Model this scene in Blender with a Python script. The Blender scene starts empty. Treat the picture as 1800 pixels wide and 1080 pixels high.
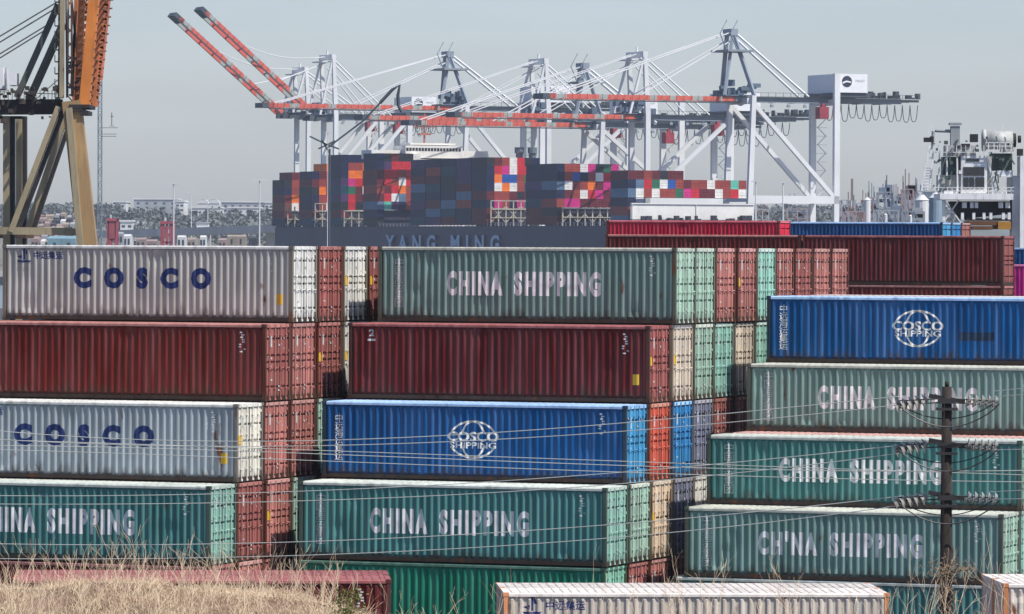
import bpy, bmesh, math, random
from mathutils import Vector, Matrix
random.seed(7)
C = bpy.context.scene.collection
sc = bpy.context.scene
R = math.radians
# ------------------------------------------------------------------ camera
F, YH, ROLL, EYE = 9000.0, 432.0, 0.005, 14.66
cam = bpy.data.objects.new('camera', bpy.data.cameras.new('camera'))
C.objects.link(cam); sc.camera = cam
cam.data.sensor_width = 36; cam.data.lens = F / 1800 * 36
cam.data.shift_y = -(540 - YH) / 1800
cam.data.clip_start = 1; cam.data.clip_end = 30000
cam.matrix_world = Matrix.Translation((0, 0, EYE)) @ Matrix.Rotation(R(90), 4, 'X') @ Matrix.Rotation(ROLL, 4, 'Z')
# ------------------------------------------------------------------ light
SUN_EL, SUN_AZ = 56.0, 34.0          # azimuth measured from +X towards the camera (-Y)
sdir = Vector((math.cos(R(SUN_EL)) * math.cos(R(SUN_AZ)), -math.cos(R(SUN_EL)) * math.sin(R(SUN_AZ)), math.sin(R(SUN_EL))))
sun = bpy.data.objects.new('sun', bpy.data.lights.new('sun', 'SUN'))
C.objects.link(sun); sun.data.energy = 4.9; sun.data.angle = R(0.5); sun.data.color = (1, .955, .89)
sun.rotation_euler = sdir.to_track_quat('Z', 'Y').to_euler()
w = bpy.data.worlds.new('World'); sc.world = w; w.use_nodes = True
nt = w.node_tree; bg = nt.nodes['Background']
sky = nt.nodes.new('ShaderNodeTexSky'); sky.sky_type = 'NISHITA'; sky.sun_disc = False
sky.sun_elevation = R(SUN_EL); sky.sun_rotation = math.atan2(sdir.x, sdir.y)
sky.altitude = 0; sky.air_density = 1.0; sky.dust_density = 0.9; sky.ozone_density = 1.4
tint = nt.nodes.new('ShaderNodeMix'); tint.data_type = 'RGBA'; tint.blend_type = 'MULTIPLY'; tint.inputs[0].default_value = 1; tint.inputs[7].default_value = (.945, .96, 1.14, 1)
wtc = nt.nodes.new('ShaderNodeTexCoord'); wmp = nt.nodes.new('ShaderNodeMapping'); wmp.inputs['Scale'].default_value = (6, 6, 34); wns = nt.nodes.new('ShaderNodeTexNoise'); wns.inputs['Scale'].default_value = 2.2; wns.inputs['Detail'].default_value = 4
wmr = nt.nodes.new('ShaderNodeMapRange'); wmr.inputs[1].default_value = .3; wmr.inputs[2].default_value = .7; wmr.inputs[3].default_value = .95; wmr.inputs[4].default_value = 1.05; wcl = nt.nodes.new('ShaderNodeVectorMath'); wcl.operation = 'SCALE'
nt.links.new(wtc.outputs['Generated'], wmp.inputs[0]); nt.links.new(wmp.outputs[0], wns.inputs['Vector']); nt.links.new(wns.outputs['Fac'], wmr.inputs[0])
nt.links.new(sky.outputs[0], tint.inputs[6]); nt.links.new(tint.outputs[2], wcl.inputs[0]); nt.links.new(wmr.outputs[0], wcl.inputs['Scale']); nt.links.new(wcl.outputs[0], bg.inputs[0]); bg.inputs[1].default_value = 0.113
sc.view_settings.view_transform = 'Standard'; sc.view_settings.look = 'None'
sc.view_settings.exposure = 0.12; sc.view_settings.gamma = 1
sc.render.engine = 'CYCLES'
sc.cycles.max_bounces = 6; sc.cycles.volume_bounces = 1; sc.cycles.transparent_max_bounces = 8
try: sc.cycles.use_denoising = True
except Exception: pass

def P(x, y, D):
    """photo pixel + depth in metres -> world point"""
    c, s = math.cos(ROLL), math.sin(ROLL); dx, dy = x - 900, y - 540
    xx, yy = c * dx + s * dy, -s * dx + c * dy
    return Vector((xx * D / F, D, EYE - (yy + 540 - YH) * D / F))
def lin(r, g, b):
    f = lambda v: (v / 255 / 12.92) if v / 255 < .04045 else ((v / 255 + .055) / 1.055) ** 2.4
    return (f(r), f(g), f(b))
# ------------------------------------------------------------------ materials
MATS = {}
def mat(name, col, rough=.6, metal=0.0, var=.25, scale=.6, rust=0.0, streak=.0, dirt=(.10, .09, .075), bump=.0, spec=.35, rustcol=(.16, .055, .022), xyz=(1, 1, 1), ribs_=False):
    if name in MATS: return MATS[name]
    m = bpy.data.materials.new(name); m.use_nodes = True; n = m.node_tree.nodes; l = m.node_tree.links
    b = n['Principled BSDF']; b.inputs['Roughness'].default_value = rough; b.inputs['Metallic'].default_value = metal
    b.inputs['Specular IOR Level'].default_value = spec
    tc = n.new('ShaderNodeTexCoord'); oi = n.new('ShaderNodeObjectInfo')
    mp = n.new('ShaderNodeMapping'); l.new(tc.outputs['Object'], mp.inputs[0]); mp.inputs['Scale'].default_value = xyz
    def noise(sc_, vec, det=5, off=0.0):
        t = n.new('ShaderNodeTexNoise'); t.noise_dimensions = '4D'; t.inputs['Scale'].default_value = sc_; t.inputs['Detail'].default_value = det
        l.new(vec, t.inputs['Vector']); a = n.new('ShaderNodeMath'); a.operation = 'MULTIPLY_ADD'
        l.new(oi.outputs['Random'], a.inputs[0]); a.inputs[1].default_value = 37.0; a.inputs[2].default_value = off; l.new(a.outputs[0], t.inputs['W'])
        return t.outputs['Fac']
    def ramp(src, p0, p1):
        r = n.new('ShaderNodeMapRange'); l.new(src, r.inputs[0]); r.inputs[1].default_value = p0; r.inputs[2].default_value = p1
        return r.outputs[0]
    def mix(fac, a, bcol):
        x = n.new('ShaderNodeMix'); x.data_type = 'RGBA'; l.new(fac, x.inputs[0])
        for k, v in ((6, a), (7, bcol)):
            if isinstance(v, tuple): x.inputs[k].default_value = (*v, 1)
            else: l.new(v, x.inputs[k])
        return x.outputs[2]
    hi = tuple(min(1, c * (1 + var) + .02 * var) for c in col); lo = tuple(c * (1 - var * .8) for c in col)
    c0 = mix(ramp(noise(scale, mp.outputs[0]), .3, .7), lo, hi)
    if streak:
        m2 = n.new('ShaderNodeMapping'); l.new(tc.outputs['Object'], m2.inputs[0]); m2.inputs['Scale'].default_value = (3.2, 3.2, .35)
        s_ = n.new('ShaderNodeMath'); s_.operation = 'MULTIPLY'; l.new(ramp(noise(1.6, m2.outputs[0], 6, 5), .5, .8), s_.inputs[0]); s_.inputs[1].default_value = streak
        c0 = mix(s_.outputs[0], c0, dirt)
    if ribs_:
        m4 = n.new('ShaderNodeMapping'); l.new(tc.outputs['Object'], m4.inputs[0]); m4.inputs['Scale'].default_value = (4.2, 4.2, .22)
        c0 = mix(ramp(noise(1.0, m4.outputs[0], 3, 3), .42, .72), c0, tuple(min(1, c * 1.25 + .045) for c in col))
        sx = n.new('ShaderNodeSeparateXYZ'); l.new(tc.outputs['Object'], sx.inputs[0])
        m5 = n.new('ShaderNodeMapping'); l.new(tc.outputs['Object'], m5.inputs[0]); m5.inputs['Scale'].default_value = (5, 5, .9)
        zz = n.new('ShaderNodeMath'); zz.operation = 'MULTIPLY_ADD'; l.new(noise(1.0, m5.outputs[0], 5, 9), zz.inputs[0]); zz.inputs[1].default_value = 1.5; zz.inputs[2].default_value = -.38
        dd = n.new('ShaderNodeMath'); dd.operation = 'SUBTRACT'; l.new(zz.outputs[0], dd.inputs[0]); l.new(sx.outputs[2], dd.inputs[1])
        mm = n.new('ShaderNodeMath'); mm.operation = 'MULTIPLY'; l.new(ramp(dd.outputs[0], -.1, .3), mm.inputs[0]); mm.inputs[1].default_value = .75
        c0 = mix(mm.outputs[0], c0, (.07, .045, .03))
    if rust:
        m3 = n.new('ShaderNodeMapping'); l.new(tc.outputs['Object'], m3.inputs[0]); m3.inputs['Scale'].default_value = (1.5, 1.5, .6)
        c0 = mix(ramp(noise(1.3, m3.outputs[0], 8, 11), .74 - .22 * rust, .80 - .18 * rust), c0, rustcol)
    hs = n.new('ShaderNodeHueSaturation'); l.new(c0, hs.inputs['Color']); vv = n.new('ShaderNodeMapRange'); l.new(oi.outputs['Random'], vv.inputs[0]); vv.inputs[3].default_value = 1 - .18 * (1 if ribs_ else 0); vv.inputs[4].default_value = 1 + .14 * (1 if ribs_ else 0)
    l.new(vv.outputs[0], hs.inputs['Value']); c0 = hs.outputs[0]
    l.new(c0, b.inputs['Base Color'])
    if bump:
        bp = n.new('ShaderNodeBump'); bp.inputs['Strength'].default_value = bump; bp.inputs['Distance'].default_value = .02
        l.new(noise(scale * 6, mp.outputs[0]), bp.inputs['Height']); l.new(bp.outputs[0], b.inputs['Normal'])
    MATS[name] = m; return m
def paint(name, rgb, rust=.25, streak=.35, var=.2):
    return mat('paint_' + name, lin(*rgb), rough=.5, spec=.14, var=var, scale=.5, rust=rust, streak=streak, bump=.15, ribs_=True)
# ------------------------------------------------------------------ mesh builder
class MB:
    def __init__(s): s.v = []; s.f = []
    def quad(s, *p):
        i = len(s.v); s.v += [tuple(q) for q in p]; s.f.append(tuple(range(i, i + len(p))))
    def box(s, a, b):
        x0, y0, z0 = a; x1, y1, z1 = b; i = len(s.v)
        s.v += [(x0, y0, z0), (x1, y0, z0), (x1, y1, z0), (x0, y1, z0), (x0, y0, z1), (x1, y0, z1), (x1, y1, z1), (x0, y1, z1)]
        s.f += [tuple(i + k for k in q) for q in ((0, 3, 2, 1), (4, 5, 6, 7), (0, 1, 5, 4), (1, 2, 6, 5), (2, 3, 7, 6), (3, 0, 4, 7))]
        return s
    def beam(s, p, q, w_, h_=None, w2=None, h2=None):
        """rectangular bar from p to q; w_ across, h_ in the vertical-ish direction"""
        p, q = Vector(p), Vector(q); h_ = h_ or w_; w2 = w2 or w_; h2 = h2 or h_
        d = (q - p).normalized(); up = Vector((0, 0, 1)) if abs(d.z) < .95 else Vector((0, 1, 0))
        a = d.cross(up).normalized(); b = a.cross(d).normalized(); i = len(s.v)
        for o, ww, hh in ((p, w_, h_), (q, w2, h2)):
            for sa, sb in ((-1, -1), (1, -1), (1, 1), (-1, 1)):
                s.v.append(tuple(o + a * sa * ww / 2 + b * sb * hh / 2))
        s.f += [tuple(i + k for k in t) for t in ((0, 3, 2, 1), (4, 5, 6, 7), (0, 1, 5, 4), (1, 2, 6, 5), (2, 3, 7, 6), (3, 0, 4, 7))]
        return s
    def tube(s, pts, r, n=6, r2=None):
        pts = [Vector(p) for p in pts]; i0 = len(s.v); m = len(pts)
        for k, p in enumerate(pts):
            d = (pts[min(k + 1, m - 1)] - pts[max(k - 1, 0)]).normalized()
            up = Vector((0, 0, 1)) if abs(d.z) < .9 else Vector((1, 0, 0))
            a = d.cross(up).normalized(); b = a.cross(d)
            rr = r if r2 is None else r + (r2 - r) * k / (m - 1)
            for j in range(n):
                t = 2 * math.pi * j / n; s.v.append(tuple(p + (a * math.cos(t) + b * math.sin(t)) * rr))
        for k in range(m - 1):
            for j in range(n):
                a0 = i0 + k * n + j; a1 = i0 + k * n + (j + 1) % n
                s.f.append((a0, a1, a1 + n, a0 + n))
        s.f.append(tuple(i0 + j for j in range(n))[::-1]); s.f.append(tuple(i0 + (m - 1) * n + j for j in range(n)))
        return s
    def mesh(s, name):
        me = bpy.data.meshes.new(name); me.from_pydata(s.v, [], s.f)
        bm = bmesh.new(); bm.from_mesh(me); bmesh.ops.recalc_face_normals(bm, faces=bm.faces); bm.to_mesh(me); bm.free()
        return me
    def obj(s, name, m, parent=None, smooth=False):
        return link(name, s.mesh(name), m, parent, smooth)
def link(name, me, m, parent=None, smooth=False, loc=None, rz=None):
    o = bpy.data.objects.new(name, me); C.objects.link(o)
    if len(me.materials) == 0: me.materials.append(None)
    o.material_slots[0].link = 'OBJECT'; o.material_slots[0].material = m
    if parent: o.parent = parent
    if smooth:
        for p in me.polygons: p.use_smooth = True
    if loc is not None: o.location = loc
    if rz is not None: o.rotation_euler = (0, 0, rz)
    return o
def tag(o, label=None, cat=None, group=None, kind=None):
    for k, v in (('label', label), ('category', cat), ('group', group), ('kind', kind)):
        if v: o[k] = v
    return o
def thing(name, label, cat, loc=(0, 0, 0), rz=0, group=None):
    o = bpy.data.objects.new(name, None); C.objects.link(o); o.location = loc; o.rotation_euler = (0, 0, rz); o.empty_display_size = .1
    return tag(o, label, cat, group)
ORD = ['first', 'second', 'third', 'fourth', 'fifth', 'sixth', 'seventh', 'eighth', 'ninth', 'tenth', 'eleventh', 'twelfth', 'thirteenth', 'fourteenth', 'fifteenth', 'sixteenth', 'seventeenth']
# ================================================================== ground
def ground_z(x, y):
    def ss(a, b, t):
        t = max(0, min(1, (t - a) / (b - a))); return t * t * (3 - 2 * t)
    z = -.2 * ss(7.4, 9.2, x) * (1 - ss(230, 250, y))
    z += .75 * ss(240, 262, y) * (1 - ss(700, 900, y))
    z += 1.2 * (1 - ss(171, 176, y))
    return z
m = MB(); xs = [-9000, -3000, -900, -300, -100, -40] + [i * .9 - 20 for i in range(60)] + [40, 100, 300, 900, 3000, 9000]
ys = [-60, 0, 60, 120, 160] + [170 + i * 1.0 for i in range(12)] + [190, 215, 230, 235, 240, 245, 250, 255, 262, 300, 420, 700, 800, 900, 1150]
nx = len(xs)
m.v = [(x, y, ground_z(x, y)) for y in ys for x in xs]
m.f = [(j * nx + i, j * nx + i + 1, (j + 1) * nx + i + 1, (j + 1) * nx + i) for j in range(len(ys) - 1) for i in range(nx - 1)]
tag(m.obj('ground', mat('asphalt', (.06, .058, .055), rough=.9, var=.3, scale=.2)), kind='structure')
m = MB(); m.quad((-9000, 1150, -3), (9000, 1150, -3), (9000, 2600, -3), (-9000, 2600, -3))
tag(m.obj('water', mat('harbour_water', (.02, .045, .06), rough=.15, var=.2, scale=.02, bump=.3)), kind='structure')
m = MB(); m.quad((-9000, 2600, -.5), (9000, 2600, -.5), (14000, 15000, -.5), (-14000, 15000, -.5))
tag(m.obj('far_ground', mat('far_soil', (.16, .14, .11), rough=.95, var=.3, scale=.01)), kind='structure')
# ================================================================== containers
L, W, HC, STD = 12.19, 2.44, 2.896, 2.591
PITCH, DEP = .279, .054
def prof(x):
    """corrugation depth (0 = outer face) at x, in metres"""
    t = (x % PITCH) / PITCH
    if t < .18: return 0.0
    if t < .46: return (t - .18) / .28
    if t < .76: return 1.0
    return 1 - (t - .76) / .24
BK = (0, .18, .46, .76)
def brk(x0, x1):
    out = [x0]; k = math.floor(x0 / PITCH)
    while k * PITCH < x1:
        for b in BK:
            x = (k + b) * PITCH
            if x0 + 1e-4 < x < x1 - 1e-4: out.append(x)
        k += 1
    return out + [x1]
def side_mesh(H, seed=0):
    rd = random.Random(seed); dents = [(rd.choice((rd.uniform(-5.6, -3.6), rd.uniform(3.6, 5.6), rd.uniform(-3, 3))), rd.uniform(.3, H - .3), rd.uniform(.18, .5), rd.uniform(.02, .05)) for _ in range(7)] if seed else []
    dents = [d for d in dents if abs(d[0]) > 3.5 or d[1] < H * .27 or d[1] > H * .78]
    dz = lambda x, z: sum(q[3] * math.exp(-((x - q[0]) ** 2 + (z - q[1]) ** 2) / q[2] ** 2) for q in dents)
    m = MB(); X = brk(-L / 2 + .16, L / 2 - .16); z0, z1 = .17, H - .13; y0 = -W / 2 + .014
    for a, b in zip(X[:-1], X[1:]):
        ya, yb = y0 + DEP * prof(a), y0 + DEP * prof(b); yi = y0 + DEP + .004
        # sloped end caps of each rib as pressed steel has: top 90 mm run back to the inner plane
        nz = 12 if seed else 1; zs_ = [z0 + .09 + (z1 - z0 - .18) * k / nz for k in range(nz + 1)]
        for u, v in zip(zs_[:-1], zs_[1:]):
            f_ = lambda z: 0 if z in (zs_[0], zs_[-1]) else 1
            m.quad((a, ya + dz(a, u) * f_(u), u), (b, yb + dz(b, u) * f_(u), u), (b, yb + dz(b, v) * f_(v), v), (a, ya + dz(a, v) * f_(v), v))
        m.quad((a, ya, z1 - .09), (b, yb, z1 - .09), (b, yi, z1), (a, yi, z1))
        m.quad((a, yi, z0), (b, yi, z0), (b, yb, z0 + .09), (a, ya, z0 + .09))
    return m.mesh('side_wall')
def end_mesh(H):
    m = MB(); x0 = -L / 2 + .02; n = 8; span = W - .3
    for k in range(n):
        a = -span / 2 + span * k / n; d = span / n
        pts = [(a, 0), (a + d * .3, 0), (a + d * .5, .045), (a + d * .8, .045), (a + d, 0)]
        for (p, u), (q, v) in zip(pts[:-1], pts[1:]):
            m.quad((x0 + u, p, .17), (x0 + u, p, H - .13), (x0 + v, q, H - .13), (x0 + v, q, .17))
    return m.mesh('end_wall')
def roof_mesh(H):
    m = MB(); hw = W / 2 - .06; n = 44; l0, l1 = -L / 2 + .17, L / 2 - .17; d = (l1 - l0) / n
    for k in range(n):
        a = l0 + k * d; z0 = H - .035; z1 = H - .008
        for (p, u), (q, v) in (((a, z0), (a + d * .35, z0)), ((a + d * .35, z0), (a + d * .45, z1)), ((a + d * .45, z1), (a + d * .9, z1)), ((a + d * .9, z1), (a + d, z0))):
            m.quad((p, -hw, u), (q, -hw, v), (q, hw, v), (p, hw, u))
    # top side rails with a rounded-over upper edge
    for s in (-1, 1):
        y0, y1 = s * W / 2, s * (W / 2 - .06); pr = [(y1, H - .13), (y0, H - .13), (y0, H - .05), (y0 - s * .035, H - .012), (y1, H - .012)]
        for (p, u), (q, v) in zip(pr, pr[1:] + pr[:1]):
            m.quad((l0, p, u), (l1, p, u), (l1, q, v), (l0, q, v))
    m.box((-L / 2 + .01, -W / 2 + .16, H - .14), (-L / 2 + .17, W / 2 - .16, H - .012))
    m.box((L / 2 - .17, -W / 2 + .16, H - .14), (L / 2 - .01, W / 2 - .16, H - .012))
    return m.mesh('roof')
def frame_mesh(H):
    m = MB()
    for sx in (-1, 1):
        for sy in (-1, 1):
            x, y = sx * (L / 2 - .075), sy * (W / 2 - .075)
            m.box((x - .068, y - .068, .12), (x + .068, y + .068, H - .12))
            for z in (0, H - .12): m.box((x - .09 + .015 * (1 - sx) * 0, y - .08, z), (x + .09, y + .08, z + .118))
    for sy in (-1, 1): m.box((-L / 2 + .15, sy * (W / 2 - .1) - .015, H - .16), (L / 2 - .15, sy * (W / 2 - .1) + .015, H - .135))
    for sx in (-1, 1): m.box((sx * (L / 2 - .08) - .03, -W / 2 + .12, H - .17), (sx * (L / 2 - .08) + .03, W / 2 - .12, H - .142))
    return m.mesh('frame')
def gasket_mesh(H):
    m = MB(); x = L / 2 - .1; x2 = L / 2 - .043; a, b, z0, z1 = W / 2 - .152, W / 2 - .128, .15, H - .12
    for sy in (-1, 1): m.box((x, min(sy * a, sy * b), z0), (x2, max(sy * a, sy * b), z1))
    m.box((x, -.028, z0), (x2 + .004, .028, z1)); m.box((x, -a, z0), (x2, -.018, z0 + .026)); m.box((x, .018, z0), (x2, a, z0 + .026)); m.box((x, -a, z1 - .026), (x2, -.018, z1)); m.box((x, .018, z1 - .026), (x2, a, z1))
    return m.mesh('gasket')
def rail_mesh(H):
    m = MB()
    for sy in (-1, 1):
        y = sy * (W / 2 - .05); m.box((-L / 2 + .17, y - .045, .02), (L / 2 - .17, y + .045, .168))
        for px in (-1.0, 1.0): m.box((px - .18, y - .048, .022), (px + .18, y + .048, .11))
    for sx in (-1, 1): m.box((sx * (L / 2 - .07) - .06, -W / 2 + .16, .01), (sx * (L / 2 - .07) + .06, W / 2 - .16, .17))
    m.box((-L / 2 + .17, -W / 2 + .1, .10), (L / 2 - .17, W / 2 - .1, .15))
    return m.mesh('base_frame')
def door_mesh(H, style):
    """right-hand leaf in local y 0.02..W/2-.15 ; mirrored copy for the other"""
    m = MB(); x1 = L / 2 - .045; y0, y1 = .03, W / 2 - .17; z0, z1 = .175, H - .145
    if style == 0:  zs = [.27, .52, .76]; g = .08     # three wide recesses
    else: zs = [.14, .4, .5, .6, .84]; g = .075
    cuts = [z0] + [c for f in zs for c in (z0 + (z1 - z0) * f - g / 2, z0 + (z1 - z0) * f + g / 2)] + [z1]
    for i in range(len(cuts) - 1):
        a, b = cuts[i], cuts[i + 1]; rec = i % 2
        if rec: m.box((x1 - .14, y0, a), (x1 - .115, y1, b))
        else:
            m.box((x1 - .13, y0, a), (x1 - .005, y0 + .07, b)); m.box((x1 - .13, y1 - .07, a), (x1 - .005, y1, b))
            m.box((x1 - .13, y0 + .07, a), (x1 - .022, y1 - .07, b))
            for k in range(3):
                yy = y0 + .2 + k * .24; m.box((x1 - .022, yy, a + .02), (x1 - .004, yy + .12, b - .02))
    for k in range(4):
        z = z0 + (z1 - z0) * (.08 + .28 * k); m.box((x1 - .02, y1 - .03, z), (x1 + .03, y1 + .11, z + .10))
    return m.mesh('door')
def bar_mesh(H):
    m = MB(); x1 = L / 2 - .012; z0, z1 = .05, H - .05
    m.tube([(x1, 0, z0), (x1, 0, z1)], .021, 6)
    for z in (.03, H - .11): m.box((x1 - .03, -.06, z), (x1 + .03, .06, z + .08))
    for f in (.14, .4, .6, .86): m.box((x1 - .03, -.05, z0 + (z1 - z0) * f), (x1 + .028, .05, z0 + (z1 - z0) * f + .05))
    m.box((x1 - .01, -.03, H * .42), (x1 + .035, .28, H * .42 + .035))
    return m.mesh('locking_bar')
CM = {}
for H in (HC, STD):
    CM[H] = dict(side=side_mesh(H), end=end_mesh(H), roof=roof_mesh(H), frame=frame_mesh(H), rail=rail_mesh(H), gasket=gasket_mesh(H), door0=door_mesh(H, 0), door1=door_mesh(H, 1), bar=bar_mesh(H)); CM[H]['sides'] = [side_mesh(H, sd) for sd in (5, 9, 14, 23, 31)]
# mirrored door (negative y)
for H in (HC, STD):
    for k in ('door0', 'door1'):
        me = CM[H][k].copy(); me.name = 'door'
        for v in me.vertices: v.co.y = -v.co.y
        me.flip_normals(); CM[H][k + 'm'] = me
# ---- painted lettering that follows the corrugation
def text_mesh(body, size, width=None, height=None, bold=.0, shear=0, vertical=False, spacing=1.0):
    cu = bpy.data.curves.new('lettering', 'FONT'); cu.body = '\n'.join(body) if vertical else body
    cu.size = size; cu.resolution_u = 3; cu.offset = bold; cu.space_character = spacing; cu.shear = shear
    if vertical: cu.align_x = 'CENTER'; cu.space_line = .86
    o = bpy.data.objects.new('tmp_text', cu); C.objects.link(o)
    dg = bpy.context.evaluated_depsgraph_get(); me = bpy.data.meshes.new_from_object(o.evaluated_get(dg))
    bpy.data.objects.remove(o)
    xs = [v.co.x for v in me.vertices] or [0, 1]; ys_ = [v.co.y for v in me.vertices] or [0, 1]
    cx, cy = (min(xs) + max(xs)) / 2, (min(ys_) + max(ys_)) / 2; dx, dy = max(xs) - min(xs), max(ys_) - min(ys_)
    sx = width / dx if width else 1; sy = height / dy if height else 1
    if width and not height: sy = sx
    if height and not width: sx = sy
    for v in me.vertices: v.co = ((v.co.x - cx) * sx, 0, (v.co.y - cy) * sy)
    return me
def bend(me, x, z, proud=.004, left=False):
    """lay flat xz artwork on the corrugated side wall, centred at x, z"""
    bm = bmesh.new(); bm.from_mesh(me)
    bmesh.ops.remove_doubles(bm, verts=bm.verts, dist=1e-5)
    for v in bm.verts: v.co.x += x; v.co.z += z
    x0 = min(v.co.x for v in bm.verts); x1 = max(v.co.x for v in bm.verts)
    for b in brk(x0, x1)[1:-1]:
        bmesh.ops.bisect_plane(bm, geom=bm.verts[:] + bm.edges[:] + bm.faces[:], plane_co=(b, 0, 0), plane_no=(1, 0, 0), dist=1e-6)
    for v in bm.verts: v.co.y = -W / 2 + .014 + DEP * prof(v.co.x) - proud
    for f in bm.faces:
        f.normal_update()
        if f.normal.y > 0: f.normal_flip()
    out = bpy.data.meshes.new(me.name); bm.to_mesh(out); bm.free(); return out
def cuts_mesh(polys):
    m = MB()
    for p in polys: m.quad(*[(a, 0, b) for a, b in p])
    me = bpy.data.meshes.new('emblem'); me.from_pydata(m.v, [], m.f); return me
def globe_mesh(r=.98, ry=.72):
    P_ = []
    def arc(fx, a0, a1, w_=.075):
        n = 14
        for k in range(n):
            t0, t1 = a0 + (a1 - a0) * k / n, a0 + (a1 - a0) * (k + 1) / n
            q = []
            for t, s in ((t0, 1), (t1, 1), (t1, 0), (t0, 0)):
                rr = 1 - s * .0; q.append(((fx * r - (w_ if not s else 0) * (1 if fx > 0 else -1)) * math.cos(t), (ry - (0 if s else w_)) * math.sin(t)))
            P_.append(q)
    for fx in (1.0, .52):
        arc(fx, R(22), R(158)); arc(fx, R(202), R(338))
    return cuts_mesh(P_)
X0 = L / 2
ART = {}
def art(key, H):
    k = (key, H)
    if k in ART: return ART[k]
    zc = H * .515; out = []
    if key in ('china', 'chna'):
        hh = .95 if H == HC else .9
        me = text_mesh('CHINA' if key == 'china' else "CH'NA", 1, width=2.3, height=hh, bold=.06, spacing=1.35); out.append(('lettering', bend(me, -2.1, zc), 'white'))
        me = text_mesh('SHIPPING', 1, width=3.55, height=hh, bold=.06, spacing=1.35); out.append(('lettering', bend(me, 1.3, zc), 'white'))
        me = text_mesh('中国海运集团', .5, height=1.9, vertical=True, bold=.0)
        for v in me.vertices: v.co.x *= 1.25
        out.append(('lettering', bend(me, -X0 + .87, H * .52), 'offwhite'))
    if key == 'cosco':
        me = text_mesh('COSCO', 1, width=5.75, height=.82, bold=.075, spacing=2.25)
        out.append(('lettering', bend(me, -.18, H * .565), 'navy'))
        me = text_mesh('中远集运', 1, width=1.25, height=.3, bold=.02)
        out.append(('lettering', bend(me, -X0 + 1.95, H * .86), 'navy'))
        me = cuts_mesh([[(-.3, -.2), (.3, -.2), (.25, -.27), (-.25, -.27)], [(-.03, -.17), (.04, -.17), (.04, .3), (-.03, .3)], [(.06, .05), (.16, .05), (.06, .28)], [(-.3, -.05), (-.08, -.13), (-.08, .02)]])
        out.append(('emblem', bend(me, -X0 + .9, H * .86), 'navy'))
    if key == 'globe':
        out.append(('emblem', bend(globe_mesh(), 0, H * .53), 'white'))
        me = text_mesh('COSCO', 1, width=2.05, height=.36, bold=.03); out.append(('lettering', bend(me, 0, H * .57), 'white'))
        me = text_mesh('SHIPPING', 1, width=1.85, height=.24, bold=.02); out.append(('lettering', bend(me, 0, H * .455), 'white'))
        me = text_mesh('中远海运集运', .5, height=1.75, vertical=True, bold=.0)
        for v in me.vertices: v.co.x *= 1.1
        out.append(('lettering', bend(me, -X0 + .68, H * .53), 'white'))
    if key == 'swan':
        me = text_mesh('2', 1, width=.2, height=.26, bold=.03); out.append(('emblem', bend(me, -X0 + .95, H * .87), 'offwhite'))
        out.append(('sticker', bend(cuts_mesh([[(-.16, -.05), (.16, -.05), (.16, .03), (-.16, .03)]]), -X0 + .95, H * .78), 'offwhite'))
    ART[k] = out; return out
def small_marks(H):
    if ('marks', H) in ART: return ART[('marks', H)]
    q = []
    rr = random.Random(3)
    for k in range(9):
        x = X0 - 1.0 + rr.uniform(-.12, .12); z = H * .88 - k * .09; q.append([(x, z), (x + .10, z), (x + .10, z + .05), (x, z + .05)])
    me = bend(cuts_mesh(q), 0, 0); ART[('marks', H)] = me; return me
def door_marks(H):
    if ('dm', H) in ART: return ART[('dm', H)]
    rr = random.Random(5); m = MB(); x = L / 2 - .042
    for k in range(16):
        y = rr.choice((-.9, -.62, -.3, .35, .62, .85, .12)) ; z = H * (.8 - .045 * k) if k < 4 else H * rr.uniform(.12, .9); a = rr.uniform(.05, .15)
        m.quad((x, y, z), (x, y + a, z), (x, y + a, z + .06), (x, y, z + .06))
    m.quad((x, -.62, H * .70), (x, -.5, H * .70), (x, -.5, H * .84), (x, -.62, H * .84))
    ART[('dm', H)] = m.mesh('lettering'); return ART[('dm', H)]
def yellow(H):
    if ('ye', H) in ART: return ART[('ye', H)]
    ART[('ye', H)] = bend(cuts_mesh([[(-.13, -.2), (.13, -.2), (.13, .2), (-.13, .2)]]), X0 - .55, H * .3); return ART[('ye', H)]
def yellow_door(H):
    if ('yd', H) in ART: return ART[('yd', H)]
    m = MB(); x = L / 2 - .0395; m.quad((x, -1.0, H * .48), (x, -.62, H * .48), (x, -.62, H * .6), (x, -1.0, H * .6)); ART[('yd', H)] = m.mesh('sticker'); return ART[('yd', H)]
INK = {'white': mat('ink_white', (.76, .75, .70), var=.25, scale=2.5, streak=.35, rough=.6), 'offwhite': mat('ink_offwhite', (.5, .52, .5), var=.3, scale=2.5),
       'navy': mat('ink_navy', (.012, .03, .13), var=.3, scale=2), 'yellow': mat('ink_yellow', (.7, .42, .03), var=.15)}
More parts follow.
